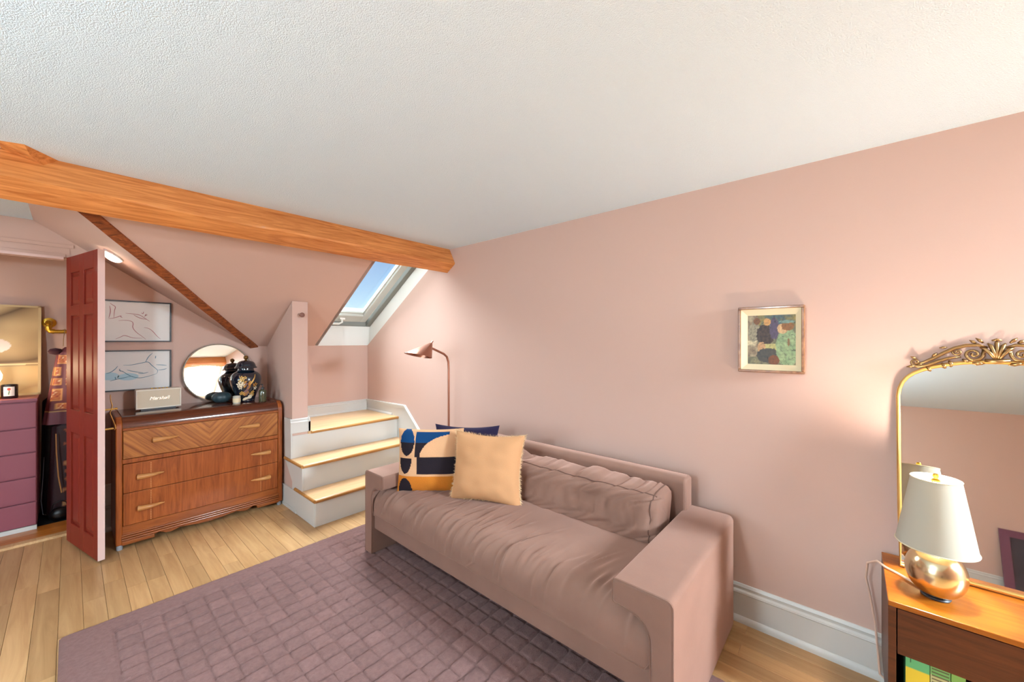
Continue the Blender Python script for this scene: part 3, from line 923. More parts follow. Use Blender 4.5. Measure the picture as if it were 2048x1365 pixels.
# waterfall top: front edge rounded
tp = [(DYB, .92), (DYF + .075, .92)] + arc(DYF + .075, .845, .075, 90, 180, 8)[1:] + [(DYF, .836), (DYF + .02, .836), (DYF + .02, .88), (DYB, .88)]
MB().prism(tp, 'x', DX0 + .034, DX1 - .034).build('top', DRTOP, dr, smooth=True, angle=30)
for (a, b) in ((DX0, DX0 + .034), (DX1 - .034, DX1)):
    pf = [(DYB, .918), (DYF + .075, .918)] + arc(DYF + .078, .84, .082, 90, 180, 8)[1:] + [(DYF - .004, .035), (DYF + .05, .035), (DYB, .035)]
    MB().prism(pf, 'x', a, b).build('side_stile', DRW, dr, smooth=True, bevel=.006, angle=30)
for z0, z1, y in ((.824, .836, DYF - .004), (.836, .842, DYF - .008)):
    MB().box(DX0 + .034, DX1 - .034, y, DYF + .03, z0, z1).build('moulding', DRH, dr, bevel=.002)
MB().box(DX0 + .034, DX1 - .034, DYF, DYF + .03, .594, .624).build('rail', DRW, dr, bevel=.003)
MB().box(DX0 + .034, DX1 - .034, DYF + .004, DYF + .03, .110, .160).build('rail', DRH, dr)
def handle(cx, z, w, dirn, par, y):
    w *= 1.08
    # tapered: thick at outer end, pointed to the centre; dirn=+1 point towards +x
    x0 = cx - dirn * w / 2
    pts = []; rr = []
    for k in range(9):
        t = k / 8
        pts.append((x0 + dirn * w * t, y - .016 - .010 * math.sin(math.pi * min(1, t * 1.2)), z + .004 * t))
        rr.append(.016 * (1 - t) ** .6 + .0028)
    m = MB().tube(pts, rr, 10)
    m.box(x0 + dirn * .012 - .005, x0 + dirn * .012 + .005, y - .016, y, z - .005, z + .005)
    m.box(x0 + dirn * w * .72 - .004, x0 + dirn * w * .72 + .004, y - .018, y, z - .004, z + .004)
    m.build('handle', HANDW, par, smooth=True)
def drawer(z0, z1, mat, y):
    return MB().box(DX0 + .037, DX1 - .037, y, DYF + .035, z0, z1).build('drawer', mat, dr, bevel=.003)
d1 = drawer(.628, .822, CHEV, DYF - .004)
handle(.466, .737, .13, 1, d1, DYF - .004); handle(.983, .738, .13, -1, d1, DYF - .004)
d2 = drawer(.389, .590, DRW, DYF - .002)
handle(.384, .490, .13, 1, d2, DYF - .002); handle(1.068, .493, .13, -1, d2, DYF - .002)
d3 = drawer(.163, .386, DRW, DYF - .002)
handle(.387, .268, .13, 1, d3, DYF - .002); handle(1.068, .277, .13, -1, d3, DYF - .002)
INLAY = pmat('pale_inlay', (206, 150, 96), 0.4)
for d, z0, z1 in ((d2, .395, .585), (d3, .168, .380)):
    for xx in (.385, 1.075):
        m = MB(); z = z0
        while z < z1 - .008:
            m.box(xx - .0018, xx + .0018, DYF - .0028, DYF, z, z + .007); z += .0125
        m.build('inlay', INLAY, d)
for z, h, off in ((.098, .010, -.004), (.083, .009, -.006), (.068, .009, -.008)):
    m = MB().tube([(DX0 + .03, DYF + .002 + off, z), (DX1 - .03, DYF + .002 + off, z)], .0062, 10)
    m.build('reeded_moulding', DRH, dr, smooth=True)
ap = [(DX0 + .034, .11), (DX1 - .034, .11), (DX1 - .034, .032)]
ap += [(1.055, .032), (1.045, .05), (1.02, .058)] + [(1.0, .05), (.985, .04), (.955, .036), (.93, .042), (.90, .052)]
ap += [(.80, .038), (.725, .034), (.65, .038), (.55, .052), (.52, .042), (.495, .036), (.465, .04), (.45, .05), (.43, .058), (.405, .05), (.40, .032), (DX0 + .034, .032)]
MB().prism(ap, 'y', DYF + .002, DYF + .03).build('apron', DRH, dr, bevel=.002)
for x0, x1 in ((DX0 + .03, .405), (1.05, DX1 - .03)):
    MB().box(x0, x1, DYF - .004, DYF + .02, .030, .056).build('foot_block', DRH, dr, bevel=.004)
WHEEL = pmat('clear_caster', (150, 150, 155), 0.2)
for x in (DX0 + .02, DX1 - .02):
    for y in (DYF + .02, DYB - .03):
        MB().lathe([(.0001, 0), (.016, 0), (.018, .006), (.016, .034), (.0001, .034)], (x, y, 0), 14).build('caster', WHEEL, dr, smooth=True)

# ---- things on the dresser
TOPZ = .9205
# speaker
spk = empty('speaker', (.455, 4.06, TOPZ), 'cream box speaker with woven grille and silver script on the dresser', 'speaker')
SX_, SY_ = (.325, .588), (4.04, 4.15)
MB().box(SX_[0], SX_[1], SY_[0] + .006, SY_[1], TOPZ + .012, TOPZ + .158).build('cabinet', SPKBODY, spk, bevel=.010, seg=3)
fb = MB()
fb.box(SX_[0], SX_[1], SY_[0], SY_[0] + .01, TOPZ + .012, TOPZ + .021).box(SX_[0], SX_[1], SY_[0], SY_[0] + .01, TOPZ + .149, TOPZ + .158)
fb.box(SX_[0], SX_[0] + .009, SY_[0], SY_[0] + .01, TOPZ + .021, TOPZ + .149).box(SX_[1] - .009, SX_[1], SY_[0], SY_[0] + .01, TOPZ + .021, TOPZ + .149)
fb.build('bezel', pmat('cream_bezel', (222, 210, 194), .5), spk, bevel=.002)
MB().box(SX_[0] + .009, SX_[1] - .009, SY_[0] + .003, SY_[0] + .01, TOPZ + .021, TOPZ + .149).build('grille', SPKGRILL, spk)
MB().box(SX_[0] + .03, SX_[1] - .03, SY_[0] + .02, SY_[1] - .02, TOPZ, TOPZ + .012).build('foot', BLACKM, spk)
kn = MB()
for k in range(5): kn.lathe([(.006, 0), (.006, .006), (.0001, .007)], (.42 + .022 * k, 4.09, TOPZ + .158), 12)
kn.build('control_knob', BRASS, spk, smooth=True)
def text_mesh(txt, size, M, mat, name, parent, shear=0.0, extrude=.0008):
    cu = bpy.data.curves.new('t', 'FONT'); cu.body = txt; cu.size = size; cu.shear = shear; cu.extrude = extrude
    cu.align_x = 'CENTER'; cu.align_y = 'CENTER'
    ob = bpy.data.objects.new('t', cu); COL.objects.link(ob)
    bpy.context.view_layer.update()
    me = bpy.data.meshes.new_from_object(ob.evaluated_get(bpy.context.evaluated_depsgraph_get()))
    bpy.data.objects.remove(ob); bpy.data.curves.remove(cu)
    org = ORG.get(parent.name, Vector())
    me.transform(Matrix.Translation(-org) @ M)
    me.materials.clear(); me.materials.append(mat)
    o = bpy.data.objects.new(name, me); COL.objects.link(o); o.parent = parent
    ORG[o.name] = org
    return o
Mt = Matrix.Translation((.457, SY_[0] + .002, TOPZ + .088)) @ Matrix.Rotation(math.radians(90), 4, 'X')
text_mesh('Marshall', .034, Mt, SILVER, 'script', spk, shear=.35)

# round mirror leaning on the wall
RM = .252
rt = math.radians(5.4)
rmr = empty('round_mirror', (.872, 4.205, TOPZ), 'round leaning mirror with thin dark bronze rim on the dresser', 'mirror')
Mm = Matrix.Translation((.872, 4.200, TOPZ + .001)) @ Matrix.Rotation(-rt, 4, 'X') @ Matrix.Translation((0, 0, RM)) @ Matrix.Rotation(math.radians(90), 4, 'X')
MB().lathe([(.0001, 0), (RM - .008, 0), (RM - .008, .002), (.0001, .002)], n=96).xf(Mm).build('glass', MIRROR, rmr)
BRONZE = pmat('dark_bronze', (92, 78, 66), 0.4, 0.8)
MB().lathe([(RM - .008, -.012), (RM, -.012), (RM, .012), (RM - .008, .012), (RM - .008, -.012)], n=96).xf(Mm).build('rim', BRONZE, rmr)

# ginger jar
VX, VY = 1.022, 4.015
vs = empty('ginger_jar', (VX, VY, TOPZ), 'navy glazed ginger jar with gold floral bird motif and domed lid', 'jar')
vp = [(.0001, 0), (.062, 0), (.068, .006), (.066, .02), (.078, .06), (.098, .11), (.113, .16), (.117, .19), (.112, .22), (.095, .247), (.072, .262), (.060, .27), (.058, .29), (.0001, .29)]
def smoothp(p, it=2):
    for _ in range(it):
        q = [p[0]]
        for a, b in zip(p, p[1:]):
            q.append((a[0]*.75+b[0]*.25, a[1]*.75+b[1]*.25)); q.append((a[0]*.25+b[0]*.75, a[1]*.25+b[1]*.75))
        q.append(p[-1]); p = q
    return p
vps = smoothp(vp[1:-1])
MB().lathe([(.0001, 0)] + vps + [(.0001, .29)], (VX, VY, TOPZ), 48).build('body', NAVYGLAZE, vs, smooth=True)
lidp = smoothp([(.082, .292), (.085, .298), (.074, .306), (.068, .33), (.055, .348), (.03, .358), (.012, .360)])
lid = MB().lathe([(.0001, .288)] + lidp + [(.0001, .362)], (VX, VY, TOPZ), 40).build('lid', NAVYGLAZE, vs, smooth=True)
MB().lathe([(.011, .360), (.009, .366)] + [(.019 * math.sin(math.radians(a)), .384 - .019 * math.cos(math.radians(a))) for a in (30, 60, 90, 120, 150, 178)], (VX, VY, TOPZ), 18).build('knob', pmat('amber_gold_glaze', (120, 84, 40), .15, .6), lid, smooth=True)
# painted motif: petals and feathers sitting on the glaze, facing the room
def jar_r(z):
    for a, b in zip(vps, vps[1:]):
        if a[1] <= z <= b[1] and b[1] > a[1]:
            return a[0] + (b[0]-a[0]) * (z - a[1]) / (b[1]-a[1])
    return .1
mats_m = [pmat('gold_enamel', (206, 160, 84), .35, .3), pmat('ivory_enamel', (226, 206, 176), .4), pmat('mauve_enamel', (128, 92, 92), .4), pmat('ochre_enamel', (176, 120, 52), .4)]
mo = MB(); rm_ = random.Random(21)
face_a = math.atan2(-VY, -VX) + .10      # towards the viewer
def petal(da, z, L, wd, ang, mi):
    n = 8; pts = []
    for k in range(n):
        t = 2 * math.pi * k / n
        du = L * math.cos(t); dv = wd * math.sin(t)
        a_ = du * math.cos(ang) - dv * math.sin(ang); z_ = du * math.sin(ang) + dv * math.cos(ang)
        zz = min(max(z + z_, .012), .24); rr = jar_r(zz) + .0012
        th = face_a + da + a_ / rr
        pts.append((VX + rr * math.cos(th), VY + rr * math.sin(th), TOPZ + zz))
    zz = z; rr = jar_r(z) + .0022; th = face_a + da
    c = (VX + rr * math.cos(th), VY + rr * math.sin(th), TOPZ + zz)
    mo.add(pts + [c], [(k, (k + 1) % n, n) for k in range(n)], mi)
def flower(da, z, s, mi):
    for k in range(5):
        a = k * 2 * math.pi / 5 + .3
        petal(da + s * math.cos(a) / .1, z + s * math.sin(a), s * .75, s * .5, a, mi)
for (da, z, s, mi) in ((-.38, .215, .010, 0), (-.30, .195, .009, 0), (-.46, .19, .009, 0), (-.42, .17, .013, 1), (-.55, .155, .013, 1), (-.30, .155, .012, 1), (-.50, .13, .011, 1), (.55, .15, .012, 3), (.62, .12, .010, 1), (-.42, .085, .009, 0), (-.55, .075, .008, 0), (-.30, .075, .009, 0), (.35, .07, .010, 0), (.48, .085, .010, 0), (.25, .05, .009, 1), (.42, .055, .009, 1), (.58, .06, .008, 0), (-.15, .215, .008, 0)):
    flower(da, z, s, mi)
for k in range(16):
    petal(-.05 + rm_.uniform(-.16, .2), .12 + rm_.uniform(-.05, .06), .022, .009, rm_.uniform(.5, 1.4), 2 if k % 2 else 3)
for k in range(7): petal(.18 + .055 * k, .155 + .011 * k, .03, .0035, .75 + .05 * k, 0)
for k in range(14): petal(-.32 + .052 * k, .026 + .0012 * k + rm_.uniform(-.006, .006), .012, .007, .2, 1)
mo.build('floral_motif', mats_m, vs, fix=False)['kind'] = 'stuff'

# candle glass
cg = empty('votive_candle', (.935, 3.935, TOPZ), 'small glass votive candle with cream wax before the jar', 'candle')
MB().lathe([(.0001, 0), (.026, 0), (.027, .004), (.028, .062), (.026, .062), (.025, .012), (.0001, .012)], (.935, 3.935, TOPZ), 24).build('glass_cup', pmat('cloudy_glass', (196, 188, 172), .15), cg, smooth=True)
MB().lathe([(.0251, .006), (.0285, .01), (.0285, .044), (.0001, .045)], (.935, 3.935, TOPZ), 24).build('wax', pmat('cream_wax', (224, 202, 164), .5), cg, smooth=True)
MB().tube([(.935, 3.935, TOPZ + .044), (.936, 3.935, TOPZ + .058)], .0012, 6).build('wick', BLACKM, cg)
# olive bottle
ob = empty('pump_bottle', (1.118, 3.90, TOPZ), 'olive green glass bottle with thin pump beside the jar', 'bottle')
MB().lathe([(.0001, 0), (.027, 0), (.029, .004), (.029, .088), (.025, .098), (.012, .104), (.011, .116), (.0001, .117)], (1.118, 3.90, TOPZ), 24).build('body', pmat('olive_glass', (70, 68, 46), .12, coat=.6), ob, smooth=True)
MB().lathe([(.013, .108), (.013, .122), (.004, .124), (.004, .15), (.0001, .151)], (1.118, 3.90, TOPZ), 14).tube([(1.118, 3.90, TOPZ + .148), (1.094, 3.89, TOPZ + .150), (1.084, 3.886, TOPZ + .144)], .0035, 8).build('pump', BLACKM, ob, smooth=True)
# dark rounded vessel
dv = MB()
def ball(u, v):
    a = 2 * math.pi * u; b = math.pi * v
    r = .066 * (1 + .035 * math.cos(9 * a)) * math.sin(b) ** .8
    return (.86 + r * math.cos(a) * 1.05, 4.075 + r * math.sin(a) * .85, TOPZ + .046 - .046 * math.cos(b))
dv.grid(ball, 72, 24, closed_u=True)
tag(dv.build('lobed_vessel', pmat('dark_teal_glaze', (44, 62, 68), .35), smooth=True, angle=180), 'dark teal lobed round vessel in front of the round mirror', 'vessel')

# ================================================================== DRAWINGS ON THE BACK WALL
def framed(name, y, x0, x1, z0, z1, fw, mat, label):
    e = empty(name, ((x0 + x1) / 2, y, z0), label, 'picture')
    m = MB()
    m.box(x0, x1, y - .024, y, z1 - fw, z1).box(x0, x1, y - .024, y, z0, z0 + fw).box(x0, x0 + fw, y - .024, y, z0 + fw, z1 - fw).box(x1 - fw, x1, y - .024, y, z0 + fw, z1 - fw)
    m.build('frame', mat, e, bevel=.0015)
    return e
def chalk(e, lines, mat, x0, z1, sx, sz, y, wd=.0022):
    for ln in lines:
        pts = [Vector((x0 + a * sx, y, z1 - b * sz)) for a, b in ln]
        # smooth
        q = pts
        for _ in range(2):
            n = [q[0]]
            for a, b in zip(q, q[1:]): n += [a.lerp(b, .25), a.lerp(b, .75)]
            q = n + [q[-1]]
        k = len(q)
        rr = [wd * (.35 + .65 * math.sin(math.pi * i / (k - 1))) for i in range(k)]
        m = MB()
        for i in range(k - 1):
            d = (q[i+1] - q[i]).normalized(); s_ = Vector((-d.z, 0, d.x))
            m.add([q[i] - s_*rr[i], q[i+1] - s_*rr[i+1], q[i+1] + s_*rr[i+1], q[i] + s_*rr[i]], [(0,1,2,3)])
        m.build('chalk_line', mat, e, fix=False)
AY = YB - .002
# visible picture region spans px 75..960 (x) of the crop -> world .178 .. .552 ; convert crop coords
def cx_(p): return .178 + (p - 75) / (955 - 75) * (.548 - .178)
e = framed('line_drawing', AY, .02, .555, 1.443, 1.765, .009, BLACKM, 'framed reclining nude line drawing in rose chalk, upper of two')
MB().box(.029, .546, AY - .010, AY - .002, 1.452, 1.756).build('paper', PAPER, e)
def cr(pts, top, bot, zt, zb): return [((cx_(a)), zt - (b - top) / (bot - top) * (zt - zb)) for a, b in pts]
def lines_world(e, sets, mat, top, bot, zt, zb, y, wd):
    for s_ in sets:
        w = cr(s_, top, bot, zt, zb)
        chalk(e, [[(a, -b) for a, b in w]], mat, 0, 0, 1, 1, y, wd)
U = [[(130,145),(165,170),(205,190),(185,240),(180,335)], [(110,350),(200,335),(280,300),(265,325),(290,330)], [(240,370),(330,360),(420,375),(435,410),(420,455),(470,520),(560,580),(605,615)],
     [(330,270),(430,275),(520,285),(580,320),(660,370)], [(545,255),(565,275),(575,240)], [(585,310),(620,260),(590,300),(630,280)], [(580,455),(650,465),(710,510),(760,570),(815,612)],
     [(200,612),(270,585),(310,562),(360,575),(430,600),(560,600)], [(125,180),(140,250),(115,340)], [(440,290),(520,330),(620,345)]]
lines_world(e, U, REDLINE, 125, 630, 1.752, 1.455, AY - .0106, .0022)
e = framed('line_drawing', AY, .02, .555, 1.062, 1.378, .009, BLACKM, 'framed reclining nude line drawing in blue chalk, lower of two')
MB().box(.029, .546, AY - .010, AY - .002, 1.071, 1.369).build('paper', PAPER, e)
Lw = [[(80,1070),(140,1055),(200,1010),(230,970)], [(250,1030),(300,1050),(350,1090),(420,1130),(520,1155),(640,1135),(760,1100)], [(130,1175),(200,1155),(300,1140),(400,1120)],
      [(300,960),(400,965),(540,940),(640,920),(680,970),(740,1020),(780,1055),(760,1100)], [(500,1085),(570,1090),(640,1075)], [(740,880),(745,840)], [(750,970),(830,975),(905,985)], [(780,1050),(860,1045),(905,1030)],
      [(350,1030),(450,1060),(570,1080)], [(600,930),(640,850),(700,800)], [(255,1010),(250,1040),(300,1045)], [(195,1120),(205,1160)]]
lines_world(e, Lw, BLUELINE, 775, 1300, 1.366, 1.073, AY - .0106, .0024)
wash = MB()
for (a, b, w_, h_) in ((.20, 1.18, .05, .03), (.30, 1.17, .06, .028)):
    wash.add([(a + w_ * math.cos(t * math.pi / 8), AY - .0104, b + h_ * math.sin(t * math.pi / 8)) for t in range(16)], [tuple(range(16))])
wash.build('wash', BLUEWASH, e, fix=False)

ol = empty('wall_outlet', (.20, YB - .02, .22), 'white plug box low on the wall between door and dresser', 'outlet')
MB().box(.165, .215, YB - .028, YB - .001, .20, .36).build('box', PLASTICW, ol, bevel=.004)
# small peg on the post
pg = empty('wall_peg', (1.328, 3.628, 1.676), 'small round brown wooden peg on the pink post', 'peg')
MB().lathe([(.010, 0), (.008, .02), (.010, .03), (.019, .036), (.021, .044), (.017, .05), (.0001, .052)], n=18).xf(Matrix.Translation((1.328, 3.629, 1.676)) @ Matrix.Rotation(math.radians(90), 4, 'X')).build('knob', pmat('peg_brown', (120, 72, 56), .5), pg, smooth=True)

# ================================================================== CLOSET DOOR
dA = Vector((-.017, 4.262, 0)); dB = Vector((.118, 3.690, 0))
du = (dB - dA).normalized(); dn = Vector((du.y, -du.x, 0))       # dn = towards the room side we see
if dn.x > 0: dn = -dn
Md = Matrix(((du.x, -dn.x, 0, dA.x), (du.y, -dn.y, 0, dA.y), (0, 0, 1, 0), (0, 0, 0, 1)))   # local x along leaf, local y into the leaf
DW = (dB - dA).length
dor = empty('door_1', (dA.x, dA.y, 0), 'maroon six-panel folding closet door standing open', None, kind='structure')
Z0, Z1, TH = .014, 2.05, .035
MB().box(0, DW, .012, TH - .012, Z0, Z1).xf(Md).build('leaf', MAROON, dor)
cols = ((.0, .085), (.262, .338), (.515, DW))
rows = ((Z0, .155), (.805, .965), (1.63, 1.70), (1.935, Z1))
st_ = [MB().box(a, b, 0, TH, Z0, Z1).xf(Md).build('stile', MAROON, dor, bevel=.002) for a, b in cols]
for a, b in rows:
    for (c0, c1) in ((.085, .262), (.338, .515)):
        MB().box(c0, c1, 0, TH, a, b).xf(Md).build('rail', MAROON, dor, bevel=.002)
for (c0, c1) in ((.085, .262), (.338, .515)):
    for (a, b) in ((.155, .805), (.965, 1.63), (1.70, 1.935)):
        m = MB()
        for yb, yt in ((.012, .003), (TH - .012, TH - .003)):
            o_, i_ = .012, .036
            v = [(c0+o_, yb, a+o_), (c1-o_, yb, a+o_), (c1-o_, yb, b-o_), (c0+o_, yb, b-o_), (c0+i_, yt, a+i_), (c1-i_, yt, a+i_), (c1-i_, yt, b-i_), (c0+i_, yt, b-i_)]
            m.add(v, [(0,1,5,4),(1,2,6,5),(2,3,7,6),(3,0,4,7),(4,5,6,7)])
        m.xf(Md).build('panel', MAROON, dor, fix=False)
MB().box(DW, DW + .0015, .0005, TH - .0005, Z0, Z1).xf(Md).build('leaf_edge', DOOREDGE, dor)['label'] = 'pale pink painted door edge'
# brass coat hook on the hidden face of the door
hk = empty('coat_hook', (.17, 3.78, .80), 'brass double coat hook on the back of the maroon door', 'hook')
hb0 = Vector((.135, 3.78, 0))
nr = -dn
def hp_(o, z): return tuple(hb0 + nr * o + Vector((0, 0, z)))
MB().tube([hp_(.0, .985), hp_(.075, .985)], .006, 8).tube([hp_(.073, .985), hp_(.082, .985)], [.009, .007], 10).build('peg', GOLDPALE, hk, smooth=True)
MB().tube([hp_(.0, .853), hp_(.062, .853)], .006, 8).build('peg', GOLDPALE, hk, smooth=True)
MB().tube([hp_(.047, 1.085), hp_(.048, 1.05), hp_(.056, 1.01), hp_(.052, .985), hp_(.045, .96), hp_(.056, .92), hp_(.07, .87), hp_(.072, .85), hp_(.066, .842)], [.004, .005, .006, .006, .005, .006, .008, .008, .006], 8, flat=.6).build('strap', GOLDPALE, hk, smooth=True)

# ================================================================== CLOSET CONTENTS
chs = empty('closet_chest', (-.56, 4.93, 0), 'plum painted five-drawer chest inside the closet', 'chest')
CX0, CX1, CF, CBk = -.95, -.168, 4.70, 5.11
MB().box(CX0, CX1, CF + .02, CBk, .04, .99).build('carcass', CHESTM, chs, bevel=.002)
MB().box(CX0 - .004, CX1 + .004, CF - .004, CBk, .99, 1.012).build('top', CHESTM, chs, bevel=.003)
zl = (.042, .222, .412, .602, .787, .985)
for k in range(5):
    MB().box(CX0 + .003, CX1 - .003, CF, CF + .02, zl[k] + .004, zl[k + 1] - .004).build('drawer', CHESTM, chs, bevel=.003)
MB().box(CX0, CX1, CF + .006, CF + .03, .008, .04).build('plinth', WHITE, chs)
CTOP = 1.0125
# large framed photograph leaning on closet wall
def artgrid(e, name, x0, x1, z0, z1, y, fn, n=80, lean=0.0):
    m = MB(); cols_ = []
    def pt(u, v):
        cols_.append(lin(fn(u, v)))
        return (x0 + (x1 - x0) * u, y - lean * (1 - v), z0 + (z1 - z0) * v)
    m.grid(pt, n, n)
    return m.build(name, ARTMAT, e, fix=False, cols=cols_)
def mixc(a, b, t):
    t = max(0, min(1, t)); return tuple(a[i] + (b[i] - a[i]) * t for i in range(3))
def fabric(u, v):
    w_ = v * 7 + 1.6 * math.sin(2.3 * u + 1.0) + 2.6 * nz3(u * 1.5, v * 2.0, 3)
    f = abs(math.sin(w_)) ** .6
    f = .75 * f + .25 * (.5 + .5 * nz3(u * 5, v * 7, 5))
    c = mixc((84, 60, 34), (206, 176, 128), f)
    if v < .32: c = mixc(c, (232, 196, 136), .55)
    if abs(v - .32 - .02 * u) < .008: c = (240, 214, 160)
    du_, dv_ = (u - .62) / .22, (v - .55) / .10
    if du_ * du_ + dv_ * dv_ < 1 - .5 * du_: c = mixc((232, 220, 212), (214, 196, 184), (dv_ + 1) / 2)
    return c
ph = empty('framed_photograph', (-.5, 5.06, CTOP), 'large framed photograph of cream draped fabric in the closet', 'picture')
PX0, PX1 = -.86, -.158
m = MB(); fw = .016
for (a, b, c, d) in ((PX0, PX1, 1.742 - fw, 1.742), (PX0, PX1, CTOP, CTOP + fw), (PX0, PX0 + fw, CTOP, 1.742), (PX1 - fw, PX1, CTOP, 1.742)):
    def ly(z): return 5.125 - .09 * (1.742 - z) / .73
    m.add([(a, ly(c) - .024, c), (b, ly(c) - .024, c), (b, ly(c), c), (a, ly(c), c), (a, ly(d) - .024, d), (b, ly(d) - .024, d), (b, ly(d), d), (a, ly(d), d)], [(3,2,1,0),(4,5,6,7),(0,1,5,4),(1,2,6,5),(2,3,7,6),(3,0,4,7)])
m.build('frame', FRAMEWOODPALE, ph)
artgrid(ph, 'print', PX0 + fw, PX1 - fw, CTOP + fw, 1.742 - fw, 5.125 - .014, fabric, 100, lean=.088)
# dark jar candle with label and a small lit glass lamp
jc = empty('jar_candle', (-.305, 4.84, CTOP), 'black jar candle with white floral label on the plum chest', 'candle')
MB().lathe([(.0001, 0), (.040, 0), (.042, .006), (.042, .10), (.040, .105), (.037, .105), (.037, .085), (.0001, .085)], (-.305, 4.84, CTOP), 28).build('jar', pmat('black_glass', (22, 18, 20), .15, coat=.5), jc, smooth=True)
lb = MB(); cl = []
def lab(u, v):
    a = math.radians(-128 + 76 * u)
    x, z = u - .5, v
    c = (226, 214, 204)
    if abs(x + .02 * math.sin(9 * z)) < .05 and .15 < z < .7: c = (70, 110, 60)
    if (x / .16) ** 2 + ((z - .75) / .14) ** 2 < 1: c = (190, 60, 48)
    cl.append(lin(c))
    return (-.305 + .0425 * math.cos(a), 4.84 + .0425 * math.sin(a), CTOP + .02 + .07 * v)
lb.grid(lab, 24, 24).build('label', ARTMAT, jc, fix=False, cols=cl)
gl_ = empty('glass_lamp', (-.372, 4.86, CTOP), 'small lit glass lamp on the plum chest at the left edge', 'lamp')
MB().lathe([(.0001, 0), (.04, 0), (.042, .01), (.012, .02), (.010, .11), (.016, .12), (.0001, .12)], (-.372, 4.86, CTOP), 20).build('base', BRASS, gl_, smooth=True)
MB().lathe([(.016, .12), (.032, .15), (.034, .18), (.02, .22), (.012, .25), (.0001, .251)], (-.372, 4.86, CTOP), 20).build('bulb', BULB, gl_, smooth=True)
light('glass_lamp_light', 'POINT', (-.40, 4.74, CTOP + .22), 3.0, (1, .74, .48), radius=.04)

# brass pipe rail
pr_ = empty('clothes_rail', (-.11, 5.14, 1.53), 'brass pipe clothes rail on a round wall flange in the closet', 'rail')
MB().lathe([(.0001, 0), (.042, 0), (.042, .006), (.02, .009), (.018, .02), (.0001, .02)], n=28).xf(Matrix.Translation((-.118, CY - .001, 1.605)) @ Matrix.Rotation(math.radians(90), 4, 'X')).build('flange', BRASS, pr_, smooth=True)
MB().tube([(-.118, CY - .01, 1.605), (-.118, 5.08, 1.605), (-.118, 5.055, 1.60), (-.118, 5.045, 1.58), (-.118, 5.045, 1.555), (-.112, 5.045, 1.537), (-.095, 5.045, 1.53), (.355, 5.045, 1.53)], .0155, 14).build('pipe', BRASS, pr_, smooth=True)
MB().tube([(-.118, 5.045, 1.57), (-.118, 5.045, 1.548), (-.108, 5.045, 1.534), (-.085, 5.045, 1.53)], .0205, 14).tube([(-.118, 5.075, 1.605), (-.118, 5.052, 1.602), (-.118, 5.045, 1.585)], .0205, 14).build('elbow', BRASS, pr_, smooth=True)
# garments
def robe_col(u, v):
    base_c = (104, 48, 52)
    w = u
    return base_c
def garment(name, x0, x1, yc, zt, zb, wt, wb, label, colfn, n=(36, 60), sleeve=None):
    e = empty(name, ((x0 + x1) / 2, yc, zb), label, 'garment')
    cols_ = []
    def pt(u, v):
        z = zb + (zt - zb) * v
        wv = wt + (wb - wt) * (1 - v) ** 1.0
        a = 2 * math.pi * u
        xm = (x0 + x1) / 2
        rx = (x1 - x0) / 2 * wv; ry = .045 * (1 + .3 * (1 - v))
        f = 1 + .10 * math.sin(7 * a + 3 * nz3(0, v * 2, 1))
        if v > .93:
            k = (1 - v) / .07; rx *= .35 + .65 * k; ry *= .5 + .5 * k
        cols_.append(lin(colfn(u, v, math.cos(a))))
        return (xm + rx * math.cos(a) * f, yc + ry * math.sin(a) * f, z)
    m = MB().grid(pt, n[0], n[1], closed_u=True)
    m.build('cloth', ARTMAT, e, smooth=True, angle=180, fix=True, cols=cols_)
    return e
ROBE_PATCH = ((.30, .46, -.95, -.35), (.30, .44, -.1, .5), (.50, .60, -1, -.5), (.63, .74, -1, -.55), (.50, .72, -.2, .3), (.78, .90, -.9, -.1), (.19, .27, -.6, .2))
def jac_c(u, v, c):
    col = mixc((104, 44, 50), (120, 54, 60), .5 + .5 * nz3(u * 8, v * 8, 1))
    for (a, b, c0, c1) in ROBE_PATCH:
        if a < v < b and c0 < c < c1:
            k = (v - a) / (b - a); q = (c - c0) / (c1 - c0)
            f = nz3(u * 60, v * 40, 3)
            col = mixc((206, 130, 66), (150, 50, 40), .4 + 1.4 * f)
            if f < -.25: col = (232, 200, 156)
            if min(k, 1 - k) < .12 or min(q, 1 - q) < .1: col = (214, 150, 84)
    if v < .165: col = mixc((108, 52, 62), (150, 92, 104), .5 + .5 * math.sin(u * 24))
    if abs(v - .165) < .008: col = (222, 176, 110)
    return col
g1 = garment('embroidered_robe', -.135, .12, 4.92, 1.40, .77, .42, 1.05, 'maroon embroidered robe with orange motifs hanging on the rail', jac_c, (60, 90))
MB().tube([(-.038, 5.045, 1.548), (-.028, 5.03, 1.552), (-.030, 5.0, 1.52), (-.036, 4.95, 1.46), (-.036, 4.92, 1.405)], .0022, 8).build('hanger_hook', pmat('hanger_wire', (210, 180, 140), .3, .8), g1, smooth=True)
MB().lathe([(.0001, 0), (.03, .01), (.042, .03), (.03, .05), (.0001, .058)], (-.078, 4.90, 1.335), 18, 1.0, .8).build('collar', pmat('dark_plum_velvet', (62, 24, 34), .8, sheen=.4), g1, smooth=True)
def dress_c(u, v, c):
    col = (58, 26, 32)
    f = nz3(u * 9, v * 14, 4)
    if f > .22 and c > -.5: col = mixc((150, 70, 40), (196, 140, 90), (f - .22) * 4)
    return col
g2 = garment('floral_dress', -.125, .16, 4.92, .80, .03, .75, .95, 'long dark dress with orange floral print under the robe', dress_c, (80, 120))
MB().tube([(-.075, 4.835, .70), (-.072, 4.822, .55), (-.062, 4.815, .36), (-.045, 4.82, .22)], .004, 8).build('belt_cord', pmat('gold_cord', (196, 140, 84), .6), g2, smooth=True)
def dark_c(u, v, c): return (16, 14, 24)  # plain black form filling the dark gap behind the dress
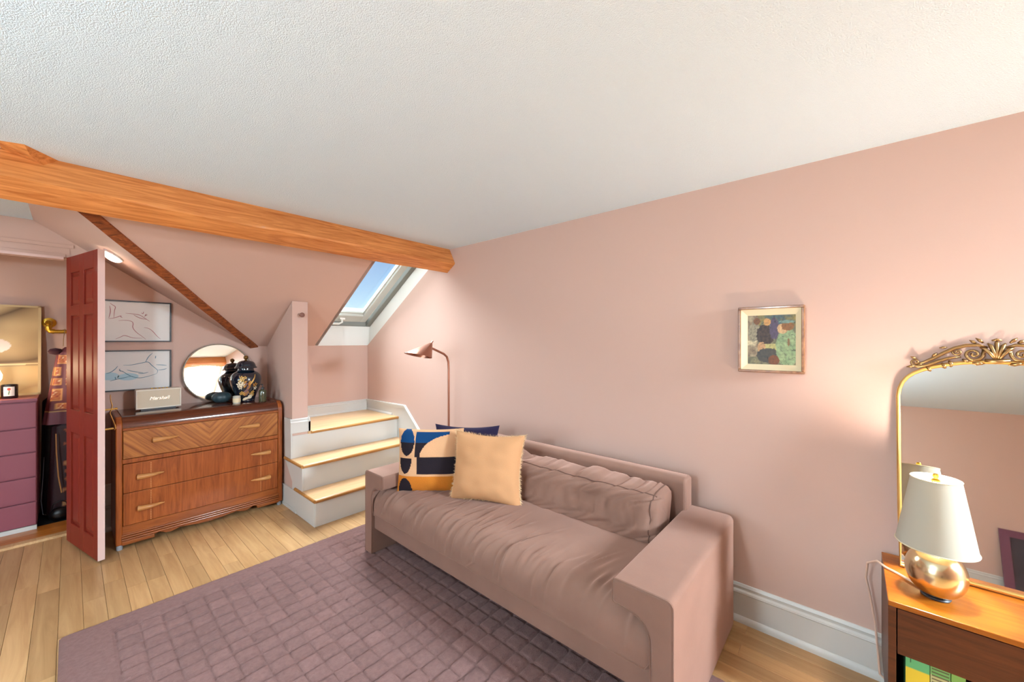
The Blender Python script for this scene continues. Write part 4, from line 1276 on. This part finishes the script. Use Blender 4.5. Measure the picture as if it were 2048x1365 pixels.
g3 = garment('dark_hanging_form', -.155, .06, 5.06, 1.02, .012, .9, 1.0, 'black form hanging behind the dress', dark_c)
MB().tube([(-.14, 4.965, .50), (-.147, 4.955, .3), (-.155, 4.945, .15), (-.145, 4.94, .04), (-.10, 4.935, .02), (-.06, 4.93, .03)], .0022, 6).build('piping', pmat('grey_piping', (120, 116, 124), .6), g3, smooth=True)
LEATH = pmat('black_leather', (14, 11, 13), .35)
bt = empty('black_bag', (-.06, 4.86, 0), 'black leather bag standing on the closet floor', 'bag')
def bagp(u, v):
    a = 2 * math.pi * u
    k = math.sin(math.pi * min(v * .85 + .15, 1)) ** .5
    return (-.055 + .062 * math.cos(a) * k, 4.82 + .04 * math.sin(a) * k, .009 + .10 * v)
MB().grid(bagp, 30, 14, closed_u=True).build('body', LEATH, bt, smooth=True, angle=180)
MB().tube([(-.10, 4.82, .09), (-.09, 4.815, .14), (-.05, 4.812, .16), (-.02, 4.815, .14), (-.01, 4.82, .09)], .004, 8).build('handle', LEATH, bt, smooth=True)

# ================================================================== FLOOR LAMP
fl = empty('floor_lamp', (2.165, 2.63, 0), 'copper floor lamp with slanted cone shade behind the sofa arm', 'lamp')
FX, FY = 2.165, 2.63
MB().lathe([(.0001, 0), (.10, 0), (.102, .006), (.098, .016), (.02, .02), (.012, .03), (.0001, .03)], (FX, FY, 0), 36).build('base', COPPER, fl, smooth=True)
MB().tube([(FX, FY, .02), (FX, FY, 1.20), (FX - .004, FY, 1.27), (FX - .022, FY, 1.315), (FX - .055, FY, 1.34), (FX - .185, FY, 1.392)], .0095, 12).build('pole', COPPER, fl, smooth=True)
sh_ = MB()
AP = Vector((FX - .185, FY, 1.435)); RC = Vector((FX - .315, FY, 1.332)); RR = .112
ax1 = Vector((.97, 0, -.24)).normalized(); ax2 = Vector((0, 1, .0))
n = 48
ring = lambda c, r: [c + ax1 * r * math.cos(2*math.pi*k/n) + ax2 * r * math.sin(2*math.pi*k/n) for k in range(n)]
r0 = ring(AP, .010); r1 = ring(RC, RR); r2 = ring(RC, RR - .003); r3 = ring(AP - Vector((0, 0, .006)), .006)
sh_.add(r0 + r1 + r2 + r3, [tuple([a*n+k, a*n+(k+1) % n, (a+1)*n+(k+1) % n, (a+1)*n+k]) for a in range(3) for k in range(n)] + [tuple(range(n))[::-1]])
sh_.build('shade', COPPER, fl, smooth=True, angle=40)
MB().tube([AP - Vector((0, 0, .004)), AP + Vector((.016, 0, .014))], .0065, 10).tube([(FX - .185, FY, 1.392), (FX - .196, FY, 1.398)], .0125, 10).build('finial', COPPER, fl, smooth=True)

# ================================================================== PICTURE ON THE RIGHT WALL
pc = empty('framed_painting', (WX - .02, .307, 1.295), 'small framed painting of cafe figures on the pink wall', 'picture')
py0, py1, pz0, pz1 = .169, .443, 1.294, 1.621
fw = .012
def pbox(m, y0, y1, z0, z1, xa, xb): m.box(xa, xb, y0, y1, z0, z1)
m = MB()
pbox(m, py0, py1, pz1 - fw, pz1, WX - .034, WX - .001); pbox(m, py0, py1, pz0, pz0 + fw, WX - .034, WX - .001)
pbox(m, py0, py0 + fw, pz0 + fw, pz1 - fw, WX - .034, WX - .001); pbox(m, py1 - fw, py1, pz0 + fw, pz1 - fw, WX - .034, WX - .001)
m.build('frame', PICFRAME, pc, bevel=.003)
# sloped linen mat
a0, a1, b0, b1 = py0 + fw, py1 - fw, pz0 + fw, pz1 - fw
i0, i1, j0, j1 = .204, .402, 1.334, 1.578
xo, xi = WX - .026, WX - .016
MB().add([(xo, a0, b0), (xo, a1, b0), (xo, a1, b1), (xo, a0, b1), (xi, i0, j0), (xi, i1, j0), (xi, i1, j1), (xi, i0, j1)], [(0,1,5,4),(1,2,6,5),(2,3,7,6),(3,0,4,7)]).build('linen_mat', LINEN, pc, fix=False)
def painting(u, v):      # u: 0 = left in view, v up
    n1 = nz3(u * 9, v * 9, 2); n2_ = nz3(u * 22, v * 22, 6)
    c = mixc((96, 96, 76), (138, 130, 96), .5 + n1)
    def el(cu, cv, ru, rv): return ((u - cu) / ru) ** 2 + ((v - cv) / rv) ** 2 < 1 + .25 * n2_
    if v > .78: c = mixc((70, 92, 100), (150, 128, 66), .5 + .5 * math.sin(7 * u + n1 * 3))
    if u < .22 and v > .15: c = mixc((176, 160, 128), (120, 98, 78), .5 + n1)
    if u < .2 and .38 < v < .48: c = (206, 188, 150)
    if el(.14, .66, .13, .2): c = (150, 140, 116)
    if el(.38, .6, .19, .22): c = mixc((46, 34, 30), (78, 54, 44), .5 + n2_)
    if el(.57, .72, .1, .22): c = (84, 70, 96)
    if el(.42, .86, .075, .075): c = (206, 150, 86)
    if el(.2, .88, .07, .07): c = (120, 76, 44)
    if .28 < u < .66 and .28 < v < .42: c = (188, 178, 112)
    if el(.30, .34, .09, .12): c = (196, 150, 104)
    if el(.45, .18, .26, .15): c = mixc((58, 58, 56), (84, 78, 70), .5 + n2_)
    if el(.84, .34, .24, .38): c = mixc((132, 158, 116), (158, 180, 132), .5 + n1)
    if el(.74, .72, .11, .10): c = (216, 176, 128)
    if el(.84, .77, .13, .09): c = (142, 92, 46)
    if el(.82, .86, .16, .03): c = (120, 150, 140)
    if el(.56, .09, .12, .1): c = (120, 66, 34)
    if el(.86, .45, .025, .08): c = (130, 96, 62)
    edge_ = abs(nz3(u * 7 + 3, v * 7, 9))
    if edge_ < .012: c = mixc(c, (34, 28, 30), .7)
    return mixc(c, (50, 44, 40), .12 + .25 * n2_)
m = MB(); cl2 = []
def ppt(u, v):
    cl2.append(lin(painting(u, v)))
    return (xi - .0005, i1 - (i1 - i0) * u, j0 + (j1 - j0) * v)
m.grid(ppt, 90, 90).build('canvas', ARTMAT, pc, fix=False, cols=cl2)

# ================================================================== NIGHTSTAND
NX0, NX1, NYL, NYR, NT = 1.86, 2.27, -.092, -.70, .557
ns = empty('nightstand', (2.07, -.4, 0), 'walnut nightstand with one drawer over an open shelf', 'nightstand')
MB().box(NX0, NX1, NYR, NYL, NT - .018, NT).build('top', NIGHTTOPLIT, ns, bevel=.002)
for (a, b) in ((NYL - .02, NYL), (NYR, NYR + .02)):
    MB().box(NX0, NX1, a, b, .13, NT - .018).build('side_panel', NIGHTW, ns, bevel=.0015)
MB().box(NX0 + .01, NX1, NYR + .02, NYL - .02, .13, .15).build('bottom_shelf', NIGHTW, ns)
MB().box(NX1 - .012, NX1, NYR + .02, NYL - .02, .15, NT - .018).build('back_panel', DARK, ns)
MB().box(NX0 + .02, NX1 - .012, NYR + .02, NYL - .02, .385, .397).build('divider', NIGHTW, ns)
MB().box(NX0 + .002, NX0 + .022, NYR + .023, NYL - .023, .383, NT - .021).build('drawer_front', NIGHTW, ns, bevel=.001)
for x in (NX0 + .03, NX1 - .03):
    for y in (NYL - .03, NYR + .03):
        MB().tube([(x, y, 0), (x, y, .13)], [.012, .018], 12).build('leg', NIGHTW, ns, smooth=True)
# books on the open shelf
def book(y0, y1, x0, x1, z0, z1, fn, label, back):
    e = empty('book', ((x0 + x1) / 2, (y0 + y1) / 2, z0), label, 'book')
    MB().box(x0 + .002, x1 - .004, y0 + .002, y1 - .002, z0 + .003, z1 - .003).build('pages', PAPER, e)
    MB().box(x0 + .001, x1, y1 - .003, y1, z0, z1).box(x0 + .001, x1, y0, y0 + .003, z0, z1).build('cover', back, e)
    m = MB(); cl_ = []
    def pt(u, v):
        cl_.append(lin(fn(u, v)))
        return (x0, y1 - (y1 - y0) * u, z0 + (z1 - z0) * v)
    m.grid(pt, 40, 60).build('spine', ARTMAT, e, fix=False, cols=cl_)
def bk1(u, v):
    c = (96, 176, 116) if v > .78 else (226, 196, 52)
    if abs(u - .22) < .03 and .86 < v < .97: c = (40, 96, 60)
    return c
def bk2(u, v):
    c = (186, 182, 128)
    if v > .80: c = (112, 168, 96)
    if v <= .92 and int(v * 60) % 3 == 0 and .06 < u < .94: c = (74, 44, 34)
    if v < .70 and .3 < u < .7 and int(u * 30 + v * 40) % 3: c = (150, 60, 44)
    return c
def bk3(u, v): return (126, 172, 84) if v > .6 else (196, 188, 90)
book(-.195, -.138, NX0 + .05, NX0 + .24, .15, .374, bk1, 'green and yellow book on the nightstand shelf, leftmost', pmat('green_cover', (90, 160, 108), .5))
book(-.242, -.197, NX0 + .05, NX0 + .25, .15, .372, bk2, 'book with lined brown print on its pale spine', pmat('pale_cover', (186, 182, 128), .5))
book(-.275, -.244, NX0 + .05, NX0 + .24, .15, .376, bk3, 'light green book on the nightstand shelf, rightmost', pmat('lime_cover', (126, 172, 84), .5))

# ---- ornate mirror leaning on the wall
tm = math.radians(8.5)
CYM = -.405
om = empty('ornate_mirror', (2.18, CYM, NT), 'arched gold-framed mirror with scrolled crest leaning on the nightstand', 'mirror')
# local: u to the right in view (-Y), v up the mirror, w out of the glass towards the room
Mo = Matrix(((0, math.sin(tm), -math.cos(tm), 2.172), (-1, 0, 0, CYM), (0, math.cos(tm), math.sin(tm), NT + .0075), (0, 0, 0, 1)))
half = [(-.263, 0), (-.263, .2), (-.263, .4), (-.263, .60), (-.263, .665), (-.259, .695), (-.250, .722), (-.236, .744), (-.217, .762), (-.195, .775), (-.165, .789), (-.125, .801), (-.08, .810), (-.04, .814)]
outline = half + [(0, .815)] + [(-a, b) for a, b in half[::-1]]
MB().add([(a, b, 0) for a, b in outline] + [(a, b, -.008) for a, b in outline], [tuple(range(len(outline))), tuple(range(2*len(outline)-1, len(outline)-1, -1))]).xf(Mo).build('glass', MIRROR, om)
fr_ = [(a, b) for a, b in outline]
m = MB().tube([(a, b, .006) for a, b in fr_] , .0068, 10, closed=True).xf(Mo)
m.build('frame', GOLDPALE, om, smooth=True)
crest = MB()
def spiral(cu, cv, r0, turns, a0, dirn, rr, w=.012, tail=None):
    pts = []; rad = []
    N = int(26 * turns)
    for k in range(N + 1):
        t = k / N; r = r0 * (1 - .86 * t); a = a0 + dirn * 2 * math.pi * turns * t
        pts.append((cu + r * math.cos(a), cv + r * math.sin(a), w + .004 * t)); rad.append(rr * (1 - .45 * t))
    if tail:
        tt = [(p[0], p[1], w) for p in tail]
        pts = tt + pts; rad = [rr * (.35 + .65 * i / max(1, len(tt))) for i in range(len(tt))] + rad
    crest.tube(pts, rad, 8)
    crest.tube([pts[-1], (pts[-1][0], pts[-1][1], w + .012)], [rr * .9, rr * .3], 8)
for s_ in (-1, 1):
    def F(p): return (p[0] * s_, p[1])
    # big central volutes
    spiral(.058 * s_, .842, .026, 1.6, math.radians(150 if s_ > 0 else 30), (-1 if s_ > 0 else 1) * -1, .0058, .012, [F((.014, .858)), F((.018, .85))])
    # arm sweeping out from the volute to the side
    crest.tube([(*F((.022, .868)), .012), (*F((.045, .878)), .014), (*F((.075, .876)), .015), (*F((.105, .865)), .013), (*F((.135, .845)), .012), (*F((.165, .822)), .011), (*F((.19, .806)), .01), (*F((.212, .798)), .009)], [.004, .0058, .0066, .0064, .0062, .006, .005, .003], 8)
    crest.tube([(*F((.09, .832)), .011), (*F((.12, .826)), .013), (*F((.15, .812)), .013), (*F((.18, .795)), .012), (*F((.205, .788)), .01), (*F((.225, .792)), .009)], [.003, .005, .0058, .0056, .005, .003], 8)
    # small end scroll with leaf tips
    spiral(.212 * s_, .806, .016, 1.4, math.radians(200 if s_ > 0 else -20), 1 if s_ > 0 else -1, .0046, .01)
    spiral(.098 * s_, .850, .013, 1.3, math.radians(20 if s_ > 0 else 160), -1 if s_ > 0 else 1, .004, .012)
    for (a, b, c, d, r) in ((.215, .79, .238, .786, .005), (.21, .82, .226, .829, .0045), (.165, .83, .152, .846, .0045), (.125, .868, .145, .866, .004), (.12, .815, .112, .792, .0055), (.14, .805, .128, .785, .005), (.182, .79, .168, .772, .005), (.085, .822, .07, .81, .005), (.06, .81, .03, .806, .005), (.05, .885, .066, .897, .005), (.032, .886, .05, .905, .005)):
        p0 = F((a, b)); p1 = F((c, d)); mid = ((p0[0]+p1[0])/2, (p0[1]+p1[1])/2)
        crest.tube([(*p0, .011), (*mid, .016), (*p1, .011)], [r * .6, r * 1.2, r * .25], 8)
# shell fan in the middle
for k in range(-2, 3):
    a = math.radians(90 - k * 19)
    L_ = 1.0 - .10 * abs(k)
    crest.tube([(.002 * k, .822, .012), (.002 * k + .018 * math.cos(a), .822 + .034 * math.sin(a) * L_, .016), (.040 * math.cos(a) + .002 * k, .822 + .062 * math.sin(a) * L_, .018), (.060 * math.cos(a) + .002 * k, .822 + .073 * math.sin(a) * L_, .015)], [.004, .0055, .0062, .0025], 8)
crest.tube([(-.012, .894, .018), (0, .898, .02), (.012, .894, .018)], [.003, .005, .003], 8)
crest.tube([(-.03, .82, .012), (0, .816, .014), (.03, .82, .012)], [.006, .008, .006], 8)
crest.xf(Mo).build('crest', GOLD, om, smooth=True, angle=180)

# ---- table lamp with egg base
LX, LY = 1.995, -.218
tl = empty('table_lamp', (LX, LY, NT), 'lit table lamp with white cone shade and steel egg base tinted with warm reflection', 'lamp')
MB().lathe([(.0001, 0), (.036, 0), (.038, .004), (.034, .008), (.0001, .008)], (LX, LY, NT), 32).build('foot', BLACKM, tl, smooth=True)
egg = [(.0001, .004)] + [(.0775 * math.sin(math.radians(a)) ** .9, .088 - .084 * math.cos(math.radians(a))) for a in range(16, 172, 6)] + [(.012, .173), (.010, .18), (.0001, .18)]
MB().lathe(egg, (LX, LY, NT), 48).build('egg_base', STEEL, tl, smooth=True, angle=60)
shp = [(.1005, .178), (.0625, .412)]
k = MB()
n = 64
for (r, z) in ((.1005, .178), (.082, .293), (.0625, .412), (.0605, .412), (.080, .293), (.0985, .178)):
    for j in range(n):
        a = 2*math.pi*j/n; k.v.append((LX + r*math.cos(a), LY + r*math.sin(a), NT + z))
for i in range(6):
    for j in range(n):
        k.f.append((i*n+j, i*n+(j+1) % n, ((i+1) % 6)*n+(j+1) % n, ((i+1) % 6)*n+j)); k.m.append(0)
shade_o = k.build('shade', SHADE, tl, smooth=True, angle=50)
for (r, z) in ((.1012, .178), (.063, .412)):
    MB().tube([(LX + r*math.cos(2*math.pi*j/48), LY + r*math.sin(2*math.pi*j/48), NT + z) for j in range(48)], .002, 6, closed=True).build('trim_ring', pmat('shade_trim', (214, 200, 170), .8), shade_o, smooth=True)
sp_ = MB()
for j in range(3):
    a = 2*math.pi*j/3 + .4
    sp_.tube([(LX + .061*math.cos(a), LY + .061*math.sin(a), NT + .410), (LX + .03*math.cos(a), LY + .03*math.sin(a), NT + .402), (LX, LY, NT + .402)], .0014, 6)
sp_.lathe([(.0001, .400), (.012, .402), (.012, .408), (.006, .412), (.009, .42), (.007, .428), (.0001, .43)], (LX, LY, NT), 16)
sp_.build('spider_finial', BRASS, tl, smooth=True)
MB().lathe([(.0001, .17), (.016, .17), (.016, .195), (.0001, .195)], (LX, LY, NT), 16).build('socket', BRASS, tl, smooth=True)
MB().lathe([(.012, .19), (.02, .22), (.028, .255), (.026, .28), (.014, .296), (.0001, .3)], (LX, LY, NT), 20).build('bulb', BULB, tl, smooth=True)
light('table_lamp_light', 'POINT', (LX, LY, NT + .386), 15, (1.0, .91, .80), radius=.03)
tag(MB().tube([(LX + .03, LY + .03, NT + .006), (LX + .09, LY + .09, NT + .006), (2.11, NYL - .005, NT + .006), (2.15, NYL + .018, NT + .004), (2.19, NYL + .045, NT - .03), (2.225, NYL + .05, .45), (2.245, NYL + .035, .36), (2.25, NYL + .02, .25), (2.25, NYL + .012, .14), (2.245, NYL + .006, .05), (2.235, NYL - .05, .012)], .0042, 8).build('lamp_cord', CORD, smooth=True), 'thin pale cord hanging from the table lamp beside the nightstand', 'cord')

# ================================================================== BEHIND THE CAMERA (seen in mirrors, or added to light the room)
pf = empty('leaning_frame', (XL + .1, -1.75, 0), 'purple framed dark print leaning on the far wall, seen in the mirror', 'picture')
PURP = pmat('purple_frame', (104, 52, 74), .5)
def lx(z): return XL + .13 - .10 * z / .78
m = MB()
for (a, b, c, d) in ((-2.10, -1.42, 0.002, .085), (-2.10, -1.42, .695, .78), (-1.505, -1.42, .085, .695), (-2.10, -2.015, .085, .695)):
    m.add([(lx(c), a, c), (lx(c), b, c), (lx(d), b, d), (lx(d), a, d), (lx(c) + .025, a, c), (lx(c) + .025, b, c), (lx(d) + .025, b, d), (lx(d) + .025, a, d)], [(3,2,1,0),(4,5,6,7),(0,1,5,4),(1,2,6,5),(2,3,7,6),(3,0,4,7)])
m.build('frame', PURP, pf)
MB().add([(lx(.08) + .01, -2.02, .08), (lx(.08) + .01, -1.50, .08), (lx(.70) + .01, -1.50, .70), (lx(.70) + .01, -2.02, .70)], [(0,1,2,3)]).build('print', pmat('dark_print', (58, 50, 58), .6, var=(4, .5)), pf, fix=False)
pd = empty('added_pendant_lamp', (-1.45, .75, 1.9), 'added opal globe pendant lamp lighting the room from behind the viewer', 'lamp')  # pendant added out of view to brighten the room
MB().tube([(-1.45, .75, HC - .004), (-1.45, .75, 2.06)], .004, 8).lathe([(.0001, 0), (.05, 0), (.05, .018), (.0001, .02)], (-1.45, .75, HC - .02), 20).build('cord', BRASS, pd, smooth=True)
MB().lathe([(.0001, -.10)] + [(.11 * math.sin(math.radians(a)), -.11 * math.cos(math.radians(a))) for a in range(15, 170, 12)] + [(.02, .11), (.0001, .112)], (-1.45, .75, 1.95), 28).build('globe', GLOBE, pd, smooth=True)
light('added_pendant_light', 'POINT', (-1.45, .75, 1.80), 128, (.66, .88, 1), radius=.11)  # fill from the added pendant
